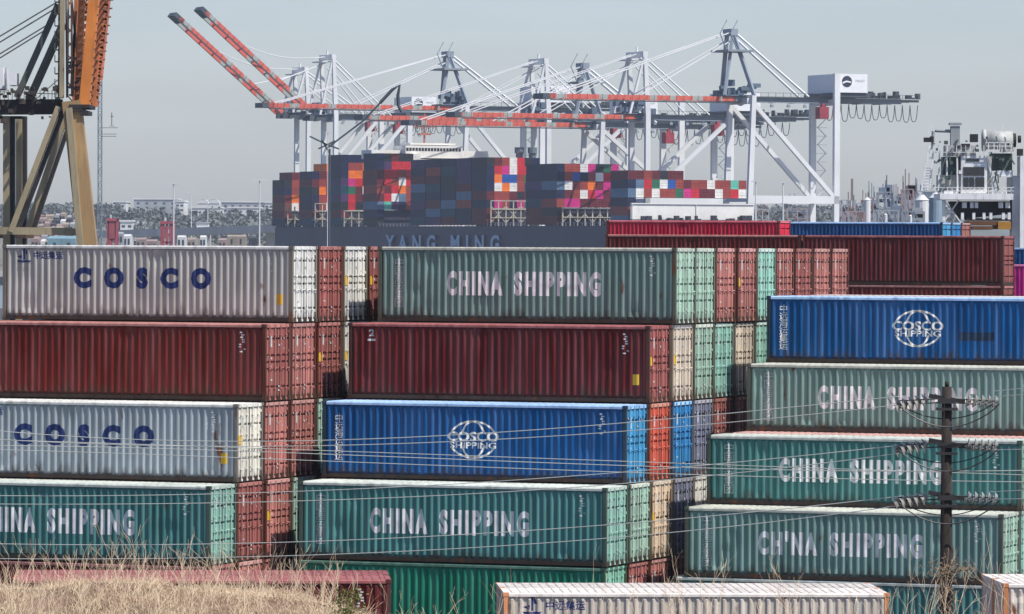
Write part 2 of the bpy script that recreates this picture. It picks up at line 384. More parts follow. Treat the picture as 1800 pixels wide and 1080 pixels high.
# name: (side rgb, door rgb, roof rgb, door style, rust)
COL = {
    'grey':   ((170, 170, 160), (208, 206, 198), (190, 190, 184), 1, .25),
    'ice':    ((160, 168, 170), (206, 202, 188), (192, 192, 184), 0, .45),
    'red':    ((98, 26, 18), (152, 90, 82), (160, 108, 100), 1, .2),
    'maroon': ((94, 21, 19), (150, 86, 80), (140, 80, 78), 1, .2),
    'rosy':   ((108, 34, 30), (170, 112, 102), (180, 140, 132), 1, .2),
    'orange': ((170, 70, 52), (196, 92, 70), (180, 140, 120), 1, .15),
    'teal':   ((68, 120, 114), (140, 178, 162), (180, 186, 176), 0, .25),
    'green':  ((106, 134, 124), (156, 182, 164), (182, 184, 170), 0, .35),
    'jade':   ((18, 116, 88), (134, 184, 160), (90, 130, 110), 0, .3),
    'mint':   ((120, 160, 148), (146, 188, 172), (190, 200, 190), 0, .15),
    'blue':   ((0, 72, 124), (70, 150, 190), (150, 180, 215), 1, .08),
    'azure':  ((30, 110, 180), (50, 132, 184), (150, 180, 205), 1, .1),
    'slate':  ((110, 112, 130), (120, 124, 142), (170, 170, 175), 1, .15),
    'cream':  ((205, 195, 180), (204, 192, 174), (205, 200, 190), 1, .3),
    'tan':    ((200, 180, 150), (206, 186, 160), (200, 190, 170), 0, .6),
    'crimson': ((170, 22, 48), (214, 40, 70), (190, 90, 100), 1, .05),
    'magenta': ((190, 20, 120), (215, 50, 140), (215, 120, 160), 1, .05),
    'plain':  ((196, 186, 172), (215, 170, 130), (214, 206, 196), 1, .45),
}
WORD = {'grey': 'light grey', 'ice': 'bluish white', 'red': 'dark red', 'maroon': 'maroon', 'rosy': 'dusty red', 'orange': 'orange red', 'teal': 'teal green', 'green': 'grey green',
        'jade': 'bright green', 'mint': 'mint green', 'blue': 'deep blue', 'azure': 'azure blue', 'slate': 'slate grey', 'cream': 'cream', 'tan': 'rust-stained cream',
        'crimson': 'crimson', 'magenta': 'magenta', 'plain': 'off-white'}
NCONT = 0
def container(col, H, loc, rz, label, group, arts=(), yel=False, yeld=False, full=True, marks=True):
    global NCONT; NCONT += 1
    s, d, rf, st, ru = COL[col]; M = CM[H]
    t = thing('shipping_container', label, 'shipping container', loc, rz, group)
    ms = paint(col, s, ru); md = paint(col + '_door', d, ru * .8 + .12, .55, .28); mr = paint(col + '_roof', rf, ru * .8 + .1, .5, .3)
    link('side_wall', M['sides'][(NCONT * 3) % 5], ms, t)
    link('side_wall', M['side'], ms, t, rz=math.pi)
    link('roof', M['roof'], mr, t); link('frame', M['frame'], paint(col + '_frame', (206, 138, 92) if col == 'plain' else tuple(int(c * .5 + q * .35) for c, q in zip(s, (90, 70, 48))), min(.9, ru + .3), .5), t)
    link('base_frame', M['rail'], paint(col + '_base', tuple(int(18 + c * .22) for c in s), .6, .5), t)
    link('end_wall', M['end'], ms, t)
    link('gasket', M['gasket'], mat('rubber', (.012, .012, .012), rough=.8), t)
    for k in (0, 1):
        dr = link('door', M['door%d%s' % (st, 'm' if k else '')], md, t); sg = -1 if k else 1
        if full:
            for yy in (.27, .78):
                link('locking_bar', M['bar'], mat('galvanised_' + col, tuple(min(.8, c * 1.25 + .04) for c in lin(*d)), rough=.45, var=.2), dr, loc=(0, sg * yy, 0))
    if full and marks:
        link('lettering', door_marks(H), INK['offwhite'], t); link('lettering', small_marks(H), INK['offwhite'], t)
    for a in arts:
        for nm, me, ink in art(a, H): link(nm, me, INK[ink], t)
    if yel: link('sticker', yellow(H), INK['yellow'], t)
    if yeld: link('sticker', yellow_door(H), INK['yellow'], t)
    return t
TH = .357; U = Vector((math.cos(TH), -math.sin(TH), 0)); N = Vector((math.sin(TH), math.cos(TH), 0)); RZ = -TH
LP = 2.57; TP = 2.926
TIER = ['top tier', 'second tier', 'third tier', 'fourth tier', 'bottom tier']
def fromcorner(q): return q - U * L / 2 + N * W / 2
jr = random.Random(11)
def block(bname, q0, rows, H, pitch, base, group, rowoff, fronts):
    """rows[r] = (first lane, list of colours front to back)"""
    for r, (l0, cols) in enumerate(rows):
        z = base + (4 - r) * pitch
        for k, c in enumerate(cols):
            lane = l0 + k
            if c is None: continue
            q = Vector((q0[0], q0[1], 0)) + N * LP * lane + U * ((rowoff[r] if k == 0 else rowoff[r] * .5) + (jr.uniform(-.035, .035) if k else 0))
            p = fromcorner(q); p.z = z
            kw = fronts.get((r, k), {})
            lab = kw.pop('label', None)
            if lab is None:
                pos = ('%s behind the front' % ORD[k - 1]) if k else 'front'
                lab = '%s container in the %s of the %s stack, %s' % (WORD[c], TIER[r], bname, pos if k > 1 else ('directly behind the front one' if k == 1 else 'front'))
            container(c, H, p, RZ + (jr.uniform(-.0012, .0012)), lab, group, **kw)
# ---- left stack (A)
block('left', (-8.311, 194.058), [
    (0, ['grey', 'red', 'grey', 'red', 'rosy']),
    (-1, ['red', 'rosy', 'red', 'grey', 'green', 'red']),
    (-2, ['ice', 'rosy', 'rosy', 'green', 'red', 'red', 'rosy']),
    (-3, ['teal', 'red', 'rosy', 'green', 'red', 'red', 'grey', 'red']),
    (-3, ['red', 'rosy', 'red', 'blue', 'red', 'red', 'grey', 'red'])], HC, TP, 0, 'containers of the left stack', [0, 0, -.01, .03, .03], {
    (0, 0): dict(arts=['cosco'], yel=True, label='light grey container with large blue lettering, front of the left stack top tier'),
    (1, 0): dict(label='dark red container under the grey one, front of the left stack second tier'),
    (2, 0): dict(arts=['cosco'], yel=True, yeld=True, label='worn bluish white container with faded blue lettering, left stack third tier front'),
    (3, 0): dict(arts=['china'], label='teal container with white lettering, cut by the left edge, fourth tier front'),
    (4, 0): dict(label='dark red container behind the dry grass, front of the left stack bottom tier'),
    (0, 3): dict(yeld=True), (1, 2): dict(yeld=True), (0, 2): dict(yeld=True), (1, 3): dict(yeld=True), (3, 2): dict(yeld=True)})
# ---- middle stack (B)
block('middle', (6.151, 194.34), [
    (0, ['green', 'green', 'rosy', 'rosy', 'mint', 'rosy', 'red', 'rosy', 'rosy']),
    (-1, ['maroon', 'cream', 'green', 'mint', 'cream', 'mint', 'red', 'rosy', 'red', 'rosy']),
    (-2, ['blue', 'orange', 'azure', 'slate', 'red', 'red', 'green', 'red', 'rosy', 'red', 'rosy']),
    (-3, ['teal', 'green', 'tan', 'slate', 'grey', 'red', 'red', 'green', 'rosy', 'red', 'grey', 'red']),
    (-3, ['jade', 'red', 'rosy', 'red', 'red', 'red', 'red', 'green', 'rosy', 'red', 'grey', 'red'])], HC, TP, 0, 'containers of the middle stack', [.08, -.09, -.09, .05, 0], {
    (0, 0): dict(arts=['china'], label='grey green container with white lettering, front of the middle stack top tier'),
    (1, 0): dict(arts=['swan'], yel=True, yeld=True, label='maroon container with a yellow sticker, front of the middle stack second tier'),
    (2, 0): dict(arts=['globe'], label='deep blue container with white globe emblem, front of the middle stack third tier'),
    (3, 0): dict(arts=['china'], label='teal container with white lettering, front of the middle stack fourth tier'),
    (4, 0): dict(marks=False, label='bright green container without lettering, front of the middle stack bottom tier'),
    (1, 1): dict(yeld=True), (3, 2): dict(yeld=True), (0, 3): dict(yeld=True)})
# ---- right stack (C): lanes differ, so rows are given as lane offsets from the front top row
def blockC():
    q0 = Vector((9.943, 199.63, 0)) + U * L
    offs = [0, -.973, -2.871, -3.874, -3.874]
    rows = [['blue', 'red', 'teal'], ['green', 'red', 'teal'], ['teal', 'rosy', 'green'], ['green', 'mint', 'red'], ['teal', 'red', 'red']]
    fr = [dict(arts=['globe'], label='deep blue container with white globe emblem, front of the right stack top tier'),
          dict(arts=['china'], label='grey green container with white lettering behind the pole top, right stack second tier'),
          dict(arts=['china'], label='teal green container with half worn white lettering, right stack third tier'),
          dict(arts=['chna'], yel=False, label='grey green container with white lettering, front of the right stack fourth tier'),
          dict(marks=False, label='teal container behind the pole foot, front of the right stack bottom tier')]
    du = [0, 0, 0, 0, -.45]
    for r, cols in enumerate(rows):
        for k, c in enumerate(cols):
            q = q0 + N * (LP * (offs[r] + k)) + U * (du[r] + (jr.uniform(-.03, .03) if k else 0)); p = fromcorner(q); p.z = -.2 + (4 - r) * 2.591
            kw = dict(fr[r]) if k == 0 else dict(label='%s container in the %s of the right stack, %s behind the front' % (WORD[c], TIER[r], ORD[k - 1]))
            lab = kw.pop('label'); container(c, STD, p, RZ, lab, 'containers of the right stack', **kw)
blockC()
_c = [o for o in C.objects if o.get('label', '').startswith('deep blue container with white globe emblem, front of the right')][0]
link('patch', bend(cuts_mesh([[(-.7, -.16), (.7, -.16), (.7, .16), (-.7, .16)]]), 2.35, STD * .42), mat('patch_dark', (.01, .03, .07), var=.3, scale=2), _c)
# ---- row behind (dark red, crimson, blue ...), further back in the yard
def at_corner(x, y, D, H):
    """container whose front top right corner shows at pixel x,y"""
    q = P(x, y, D); z = q.z - H; q.z = 0; p = fromcorner(q); p.z = z; return p
RB = 'containers in the rows behind the stacks'
def col_down(c, x, y, D, H, lab, n, kinds, **kw):
    p = at_corner(x, y, D, H); container(c, H, p, RZ, lab, RB, full=False, **kw)
    for k in range(1, n):
        pp = p.copy(); pp.z = p.z - k * (H + .004)
        if pp.z < .3: break
        container(kinds[(k - 1) % len(kinds)], H, pp, RZ, '%s, %s one below the top' % (lab.split(',')[0] + ' column', ORD[k - 1]) if k > 1 else '%s container directly under the %s one behind the stacks' % (WORD[kinds[0]], WORD[c]), RB, full=False)
p = at_corner(1765, 415, 297, HC); 
for k in range(5):
    pp = p.copy(); pp.z = p.z - k * (HC + .004)
    container('maroon' if k % 2 == 0 else 'red', HC, pp, RZ, ['long maroon container behind the stacks, rightmost of its row', 'red container just under the long maroon one behind the stacks', 'third container down below the long maroon one', 'fourth container down below the long maroon one', 'lowest container below the long maroon one'][k], RB, full=False)
p2 = p - U * (L + .12)
for k in range(5):
    pp = p2.copy(); pp.z = p.z - k * (HC + .004)
    container('red' if k % 2 == 0 else 'maroon', HC, pp, RZ, ['brownish red container left of the long maroon one, under the crimson one', 'second container down, left of the long maroon one', 'third container down, left of the long maroon one', 'fourth container down, left of the long maroon one', 'lowest container left of the long maroon one'][k], RB, full=False)
pc = at_corner(1371, 388.5, 340, STD)
for k in range(6):
    pp = pc.copy(); pp.z = pc.z - k * STD
    container('crimson' if k == 0 else 'red', STD, pp, RZ, ['crimson container showing above the brownish red row', *['container %s down under the crimson one' % ORD[j] for j in range(1, 6)]][k], RB, full=False)
pb = at_corner(1657, 391, 360, STD)
for j, c in enumerate(['blue', 'azure', 'rosy']):
    for k in range(6 if j < 3 else 2):
        pp = pb + N * LP * j; pp.z = pb.z - k * STD
        container(c if k == 0 else 'maroon', STD, pp, RZ, ['long blue container showing above the maroon row', 'azure container end right beside the long blue container', 'dusty red container end beside the azure one, left of the spreader'][j] if k == 0 else
                  '%s container down in the %s column of the blue container row' % (ORD[k], ORD[j]), RB, full=False)
for (c, x, y, D, lab) in (('blue', 2040, 437, 352, 'blue container at the right edge above the magenta one'), ('magenta', 2060, 467, 325, 'magenta container cut by the right edge of the picture')):
    p = at_corner(x, y, D, STD)
    for k in range(5):
        pp = p.copy(); pp.z = p.z - k * STD
        if pp.z < .4: break
        container(c if k == 0 else 'maroon', STD, pp, RZ, lab if k == 0 else '%s container down below the %s one at the right edge' % (ORD[k], c), RB, full=False)
# ---- nearest containers low in the picture, turned the other way
RF = R(3.1); UF = Vector((math.cos(RF), math.sin(RF), 0)); NF = Vector((-math.sin(RF), math.cos(RF), 0))
def near(c, corner_left, corner, lab, lanes, **kw):
    x, y, D = corner; q = P(x, y, D); z = q.z - HC; q.z = 0
    for j in range(lanes):
        p = q + (UF if corner_left else -UF) * L / 2 + NF * (W / 2 + j * 2.47); p.z = z
        container(c, HC, p, RF, lab if j == 0 else lab.replace('nearest', 'second').replace('front', 'rear'), 'nearest containers along the hill foot', **(kw if j == 0 else {}))
near('plain', True, (886, 1042, 161), 'off-white container with rusty corner posts, nearest row, front of the pair at the bottom', 2, arts=['cosco'], yel=True)
near('maroon', False, (688, 1019, 165), 'maroon container behind the dry grass hill, nearest row, front of its pair', 2)
near('plain', True, (1765, 1026, 164), 'off-white container at the bottom right corner, nearest row, front of its pair', 2)
# ================================================================== quay, ship, ship's cranes
SO = Vector((33.3, 1475, 0)); SA = Vector((-.3907, .9205, 0)); ST = Vector((.9205, .3907, 0)); SRZ = math.atan2(SA.y, SA.x)
def sl(s, t, z=0.0):
    """ship frame: s metres along the side (away), t metres across to the quay"""
    return SO + SA * s + ST * t + Vector((0, 0, z))
def s_at(px, t=0.0):
    k = (px - 900) / F; a, b = SO.x + ST.x * t, SO.y + ST.y * t
    return (a - k * b) / (k * SA.y - SA.x)
def z_at(x, y, D): return P(x, y, D).z
m = MB(); a, b, c_, d = sl(-300, 46), sl(1200, 46), sl(1200, 600), sl(-300, 600)
m.quad(*[(q.x, q.y, .3) for q in (a, b, c_, d)]); m.quad((a.x, a.y, -3), (b.x, b.y, -3), (b.x, b.y, .3), (a.x, a.y, .3))
tag(m.obj('quay', mat('quay_concrete', (.22, .21, .19), rough=.9, scale=.1)), kind='structure')
DECK = 20.6; S_END = s_at(482)
navy = mat('hull_navy', (.009, .018, .064), rough=.5, var=.4, scale=.05, streak=.5, dirt=(.06, .05, .05), rust=.2)
cream = mat('ship_cream', (.74, .72, .66), rough=.6, var=.12, scale=.3, streak=.2, rust=.1)
cargo = thing('cargo_ship', 'huge dark navy container ship moored under the white and red quay cranes', 'ship', sl(0, 0), SRZ)
# local ship coordinates: x = along (away), y = -across  (rotz maps +x to SA, so +y is left of it = -ST)
m = MB()
plan = [(S_END + 2, 1), (0, 0), (-14, 5), (-30, 16), (-34, 20), (-30, 24), (-14, 36), (0, 41), (S_END + 2, 40)]
for (p, q) in zip(plan, plan[1:] + plan[:1]):
    for z0, z1 in ((-3, 6), (6, DECK)):
        m.quad((p[0], -p[1], z0), (q[0], -q[1], z0), (q[0], -q[1], z1), (p[0], -p[1], z1))
m.f.append(tuple(range(len(m.v), len(m.v) + len(plan)))); m.v += [(p[0], -p[1], DECK) for p in plan]
m.obj('hull', navy, cargo)
m = MB()
for k in range(0, int(S_END), 3): m.box((k, -.3, DECK), (k + .15, -.15, DECK + 1.1))
m.box((0, -.3, DECK + 1.0), (S_END, -.2, DECK + 1.12)); m.box((0, -.3, DECK + .5), (S_END, -.2, DECK + .58)); m.obj('railing', mat('ship_grey', (.3, .32, .36)), cargo)
# name on the side
me = text_mesh('YANG MING', 1, width=s_at(678) - s_at(878), height=5.4, bold=.035, spacing=1.9)
for v in me.vertices: v.co = Vector((-v.co.x, 0, v.co.z))
sm = (s_at(678) + s_at(878)) / 2
for v in me.vertices: v.co = Vector((v.co.x + sm, .12, v.co.z + 15.2))
link('lettering', me, mat('ship_ink', (.42, .49, .60), var=.2), cargo)
# breakwater at the near end
m = MB(); m.box((-1.6, -39.5, 22.4), (-1.0, -.3, 27.0))
for k in range(20): m.box((-1.9, -.6 - k * 2.03 - .12, 22.4), (-1.6, -.6 - k * 2.03, 26.9)) if k % 10 == 0 else None
m.box((-1.9, -39.5, 26.8), (-.9, -.3, 27.1)); m.box((-1.2, -39, DECK), (-1.0, -1, 22.4)); m.obj('breakwater', cream, cargo)
m = MB(); rr = random.Random(4)
for k in range(46): 
    t = rr.uniform(2, 38); m.box((-4 - rr.random(), -t - rr.uniform(.4, 1.4), DECK), (-3, -t, DECK + rr.uniform(1.2, 3.2)))
m.obj('deck_gear', mat('dark_gear', (.03, .03, .04)), cargo)
# wheelhouse
sw = s_at(633)
m = MB(); zz = 42.6
m.box((sw - 9, -41.5, zz), (sw, -.3, zz + 2.9)); m.box((sw - 12, -31, zz + .4), (sw - 1, -11, zz + 4.4)); m.box((sw - 13, -30, DECK), (sw - 2, -12, zz))
m.box((sw - 11, -29, zz + 4.7), (sw - 2, -13, zz + 5.3)); m.obj('wheelhouse', cream, cargo)
m = MB()
for k in range(18): m.box((sw - 12.08, -30.4 + k * 1.08, zz + 2.7), (sw - 12.0, -29.6 + k * 1.08, zz + 3.7))
m.obj('window_row', mat('ship_glass', (.015, .02, .03), rough=.1), cargo)
m = MB(); m.tube([(sw - 6, -20, zz + 5), (sw - 6, -20, zz + 15)], .35); m.box((sw - 6.4, -24, zz + 10.5), (sw - 6, -16, zz + 10.9)); m.box((sw - 7, -22, zz + 8), (sw - 5.5, -18, zz + 8.6))
for k in (-3, 2.4): m.tube([(sw - 6, -20 + k, zz + 10), (sw - 6, -20 + k, zz + 13)], .2)
m.obj('mast', mat('ship_mast', (.35, .12, .1)), cargo)
for px, sx_ in ((912, 845), (935, 850)):
    sf = s_at(sx_); D_ = sl(sf, 20).y; tt = ((px - 900) / F * (SO.y + SA.y * sf) - (SO.x + SA.x * sf)) / (ST.x - (px - 900) / F * ST.y)
    m = MB(); m.tube([(sf, -tt, 37), (sf, -tt, 43.2)], 1.1, 10); m.tube([(sf, -tt, 43.2), (sf, -tt, 45.0)], 1.5, 10)
    m.obj('vent_stack', mat('ship_funnel', (.12, .16, .18)), cargo)
for xr_, n_ in ((500, 3), (548, 4), (599, 4), (662, 6), (855, 7), (978, 8)):
    s_ = s_at(xr_) + .6; MB().box((s_, -(n_ * 2.52), DECK), (s_ + 9, -.6, DECK + 5.3)).obj('lower_tier_fill', mat('tier_fill', (.03, .03, .05)), cargo)  # dark filler boxes standing in for the lower tiers left out
# stacks of boxes on deck
sbm = MB(); lx, ly, lz = 12.19, 2.44, 2.56
def ribs(ax, n, a0, a1, fixed, out, z0, z1):
    d = (a1 - a0) / n
    for k in range(n):
        for f0, f1, u, v in ((0, .3, 0, 0), (.3, .5, 0, 1), (.5, .8, 1, 1), (.8, 1, 1, 0)):
            p, q = a0 + d * (k + f0), a0 + d * (k + f1); u, v = fixed - out * .05 * u, fixed - out * .05 * v
            if ax == 'x': sbm.quad((p, u, z0), (q, v, z0), (q, v, z1), (p, u, z1))
            else: sbm.quad((u, p, z0), (v, q, z0), (v, q, z1), (u, p, z1))
ribs('x', 14, .15, lx - .15, 0, 1, .15, lz - .12); ribs('x', 14, .15, lx - .15, -ly, -1, .15, lz - .12)
for z0, z1 in ((.15, .8), (.86, 1.5), (1.56, lz - .12)): ribs('y', 5, -ly + .1, -.1, 0, -1, z0, z1)
for x_ in (0, lx - .15):
    for y_ in (-ly - .02, -.13): sbm.box((x_ - .02, y_, 0), (x_ + .17, y_ + .15, lz))
for z in (0, lz - .13):
    for y_ in (-ly - .01, -.1): sbm.box((.15, y_, z), (lx - .15, y_ + .11, z + .15))
    for x_ in (-.01, lx - .14): sbm.box((x_, -ly + .13, z), (x_ + .15, -.13, z + .15))
sbm.quad((0, 0, lz - .03), (lx, 0, lz - .03), (lx, -ly, lz - .03), (0, -ly, lz - .03))
SBM = sbm.mesh('ship_container')
SC = {'maroon': (100, 30, 40), 'brick red': (150, 62, 52), 'bright red': (196, 34, 48), 'orange': (238, 118, 36), 'white': (225, 222, 214), 'magenta': (200, 40, 125), 'green': (40, 104, 76),
      'teal': (16, 66, 84), 'navy': (18, 28, 66), 'slate blue': (92, 116, 140), 'royal blue': (30, 84, 158), 'purple': (74, 48, 92), 'charcoal': (36, 38, 48), 'mint': (96, 184, 160), 'brown': (112, 66, 48)}
SMAT = {k: mat('shipbox_' + k.replace(' ', '_'), lin(*v), rough=.55, var=.18, scale=.4) for k, v in SC.items()}
CP, TPS = 2.52, 2.6
# (left px, near-corner px, columns on the near face, tiers(col), name)
BL = [(483, 500, 3, lambda c: 6 if c == 0 else 7, 'block at the stern'), (527, 548, 4, lambda c: 7 if c < 2 else 8, 'second block from stern'), (575, 599, 4, lambda c: 9, 'third block from stern'),
      (638, 662, 6, lambda c: 9, 'block beside the bridge'), (720, 855, 7, lambda c: 8, 'long middle block'), (926, 978, 8, lambda c: 7, 'sixth block from stern'), (1075, 1103, 15, lambda c: 6 if c < 7 else 5, 'block nearest bow')]
SCHEME = {0: "MPBP MBBO MWBM GROM BMOR MORW MPGP OMBR", 1: ''}
rr = random.Random(21); NSB = 0
endpal = ['brick red'] * 5 + ['maroon'] * 5 + ['bright red'] * 4 + ['orange'] * 2 + ['white'] * 3 + ['magenta'] * 2 + ['green'] * 2 + ['slate blue', 'royal blue', 'charcoal', 'teal', 'navy', 'purple', 'mint']
sidepal = ['navy'] * 8 + ['charcoal'] * 4 + ['maroon'] * 6 + ['purple'] * 3 + ['teal'] * 3 + ['slate blue'] * 3 + ['brick red'] * 2 + ['royal blue']  # shade and haze on the outer side put into darker, bluer colours
# explicit near-face colours, top row first
FACE = {4: ['charcoal maroon brick-red white bright-red charcoal navy', 'navy bright-red magenta white bright-red bright-red magenta', 'navy orange royal-blue royal-blue brick-red green slate-blue', 'navy white orange white brick-red teal white', 'maroon brick-red brick-red maroon charcoal maroon navy'],
        5: ['navy brick-red brick-red white magenta charcoal green magenta', 'navy brick-red royal-blue navy brick-red white bright-red white', 'slate-blue white maroon brick-red orange maroon magenta maroon', 'navy maroon brick-red white bright-red magenta maroon charcoal'],
        6: ['maroon maroon brick-red maroon charcoal maroon maroon', 'navy slate-blue bright-red green white royal-blue brick-red maroon brick-red brick-red white brick-red brick-red mint brick-red', 'slate-blue white brick-red white brick-red brick-red green magenta bright-red maroon maroon white brick-red bright-red white'],
        3: ['navy charcoal maroon charcoal charcoal white', 'navy purple bright-red bright-red bright-red maroon', 'maroon bright-red bright-red brick-red bright-red white', 'maroon bright-red brick-red white bright-red bright-red', 'brick-red maroon bright-red orange brick-red white', 'maroon bright-red white slate-blue brick-red maroon'],
        2: ['navy navy navy navy', 'navy brick-red brick-red orange', 'navy orange orange charcoal', 'purple magenta bright-red maroon', 'teal green maroon white', 'purple bright-red maroon charcoal', 'charcoal bright-red charcoal charcoal'],
        1: ['navy maroon orange white', 'maroon brick-red brick-red brick-red', 'charcoal orange brick-red maroon', 'navy brick-red maroon maroon'],
        0: ['charcoal maroon brick-red brick-red', 'navy brick-red brick-red green', 'maroon brick-red green green', 'brown orange bright-red maroon']}
def rank(n): return ORD[n]
for bi, (xl, xr, nc, ht, bname) in enumerate(BL):
    s0, s1 = s_at(xr), s_at(xl); nb = max(1, round((s1 - s0) / 13.2)); pitch = (s1 - s0) / nb
    for j in range(nb):
        for c in range(nc if j == 0 else 1):
            n = ht(c)
            for k in range(n):
                if bi == 6 and c > 0 and k < 3: continue
                if bi != 6 and c > 0 and k < (2 if c < 3 else 2): continue
                if k < 1 and j % 2 and bi != 4: pass
                top = n - 1 - k
                fc = FACE.get(bi); col = None
                if j == 0 and fc:
                    tt = top if bi != 6 else (5 - k)
                    if tt < len(fc):
                        r_ = fc[tt].split(); 
                        if c < len(r_): col = r_[c].replace('-', ' ')
                if col is None: col = rr.choice(endpal if (j == 0 and c > 0) else sidepal)
                lab = '%s ship box, %s column, %s tier up, %s' % (col, ORD[c], ORD[k], bname) if j == 0 else \
                      '%s ship box, outer side, bay %s, %s tier up, %s' % (col, ORD[j], ORD[k], bname)
                o = link('ship_container', SBM, SMAT[col], None, loc=sl(s0 + j * pitch + rr.uniform(-.02, .02), c * CP + .1, DECK + .35 + k * TPS), rz=SRZ)
                tag(o, lab, 'shipping container', 'containers stacked on the ship'); NSB += 1
print('ship boxes', NSB)
# lashing bridges in the open bays (parts of the ship)
lb = mat('lashing_buff', (.42, .38, .30), rough=.7, var=.3)
def lashing(xpx, t0, t1, z1, s_off=2.2):
    s = s_at(xpx) - s_off; m = MB(); n = max(1, round((t1 - t0) / 2.5))
    for k in range(n + 1):
        t = t0 + (t1 - t0) * k / n; m.box((s - .2, -t - .17, DECK), (s + .2, -t + .17, z1))
        if k < n:
            t2 = t0 + (t1 - t0) * (k + 1) / n; h = 2.6; z = DECK + 1
            while z < z1 - h:
                if (k + int(z)) % 2: m.beam((s, -t, z), (s, -t2, z + h), .2)
                else: m.beam((s, -t2, z), (s, -t, z + h), .2)
                z += h
    z = DECK + 2.6
    while z <= z1 + .1: m.box((s - .35, -t1, z - .15), (s + .35, -t0, z + .1)); z += 2.6
    m.obj('lashing_bridge', lb, cargo)
for a_ in ((500, .3, 5.4, 27.5), (548, .3, 5.4, 28.5), (599, .3, 8, 26), (856, .3, 12.8, 28.5), (978, 1, 18, 26.2)): lashing(*a_)
# ---- ship-to-shore cranes
cw = mat('crane_white', (.66, .67, .66), rough=.5, var=.08, scale=.1, streak=.15)
cg = mat('crane_grey', (.24, .28, .32), rough=.6, var=.2, scale=.2)
cdark = mat('crane_dark', (.055, .07, .085), rough=.6, var=.3, scale=.3)
def band_mat():
    m = mat('boom_red', (.62, .12, .08), rough=.5, var=.1, scale=.2); n = m.node_tree.nodes; l = m.node_tree.links; b = n['Principled BSDF']
    src = b.inputs['Base Color'].links[0].from_socket
    tc = n.new('ShaderNodeTexCoord'); mp = n.new('ShaderNodeMapping'); l.new(tc.outputs['Object'], mp.inputs[0]); mp.inputs['Scale'].default_value = (.16, .0, .0)
    ns = n.new('ShaderNodeTexNoise'); ns.noise_dimensions = '3D'; ns.inputs['Scale'].default_value = 1.0; ns.inputs['Detail'].default_value = 1; l.new(mp.outputs[0], ns.inputs['Vector'])
    r = n.new('ShaderNodeMapRange'); l.new(ns.outputs['Fac'], r.inputs[0]); r.inputs[1].default_value = .54; r.inputs[2].default_value = .56
    x = n.new('ShaderNodeMix'); x.data_type = 'RGBA'; l.new(r.outputs[0], x.inputs[0]); l.new(src, x.inputs[6]); x.inputs[7].default_value = (.36, .38, .34, 1); l.new(x.outputs[2], b.inputs['Base Color'])
    return m
cred = band_mat(); cwhite = mat('house_white', (.74, .75, .75), rough=.6, var=.05); cbl = mat('emblem_dark', (.02, .03, .05)); cyel = mat('cab_red', (.3, .04, .06))
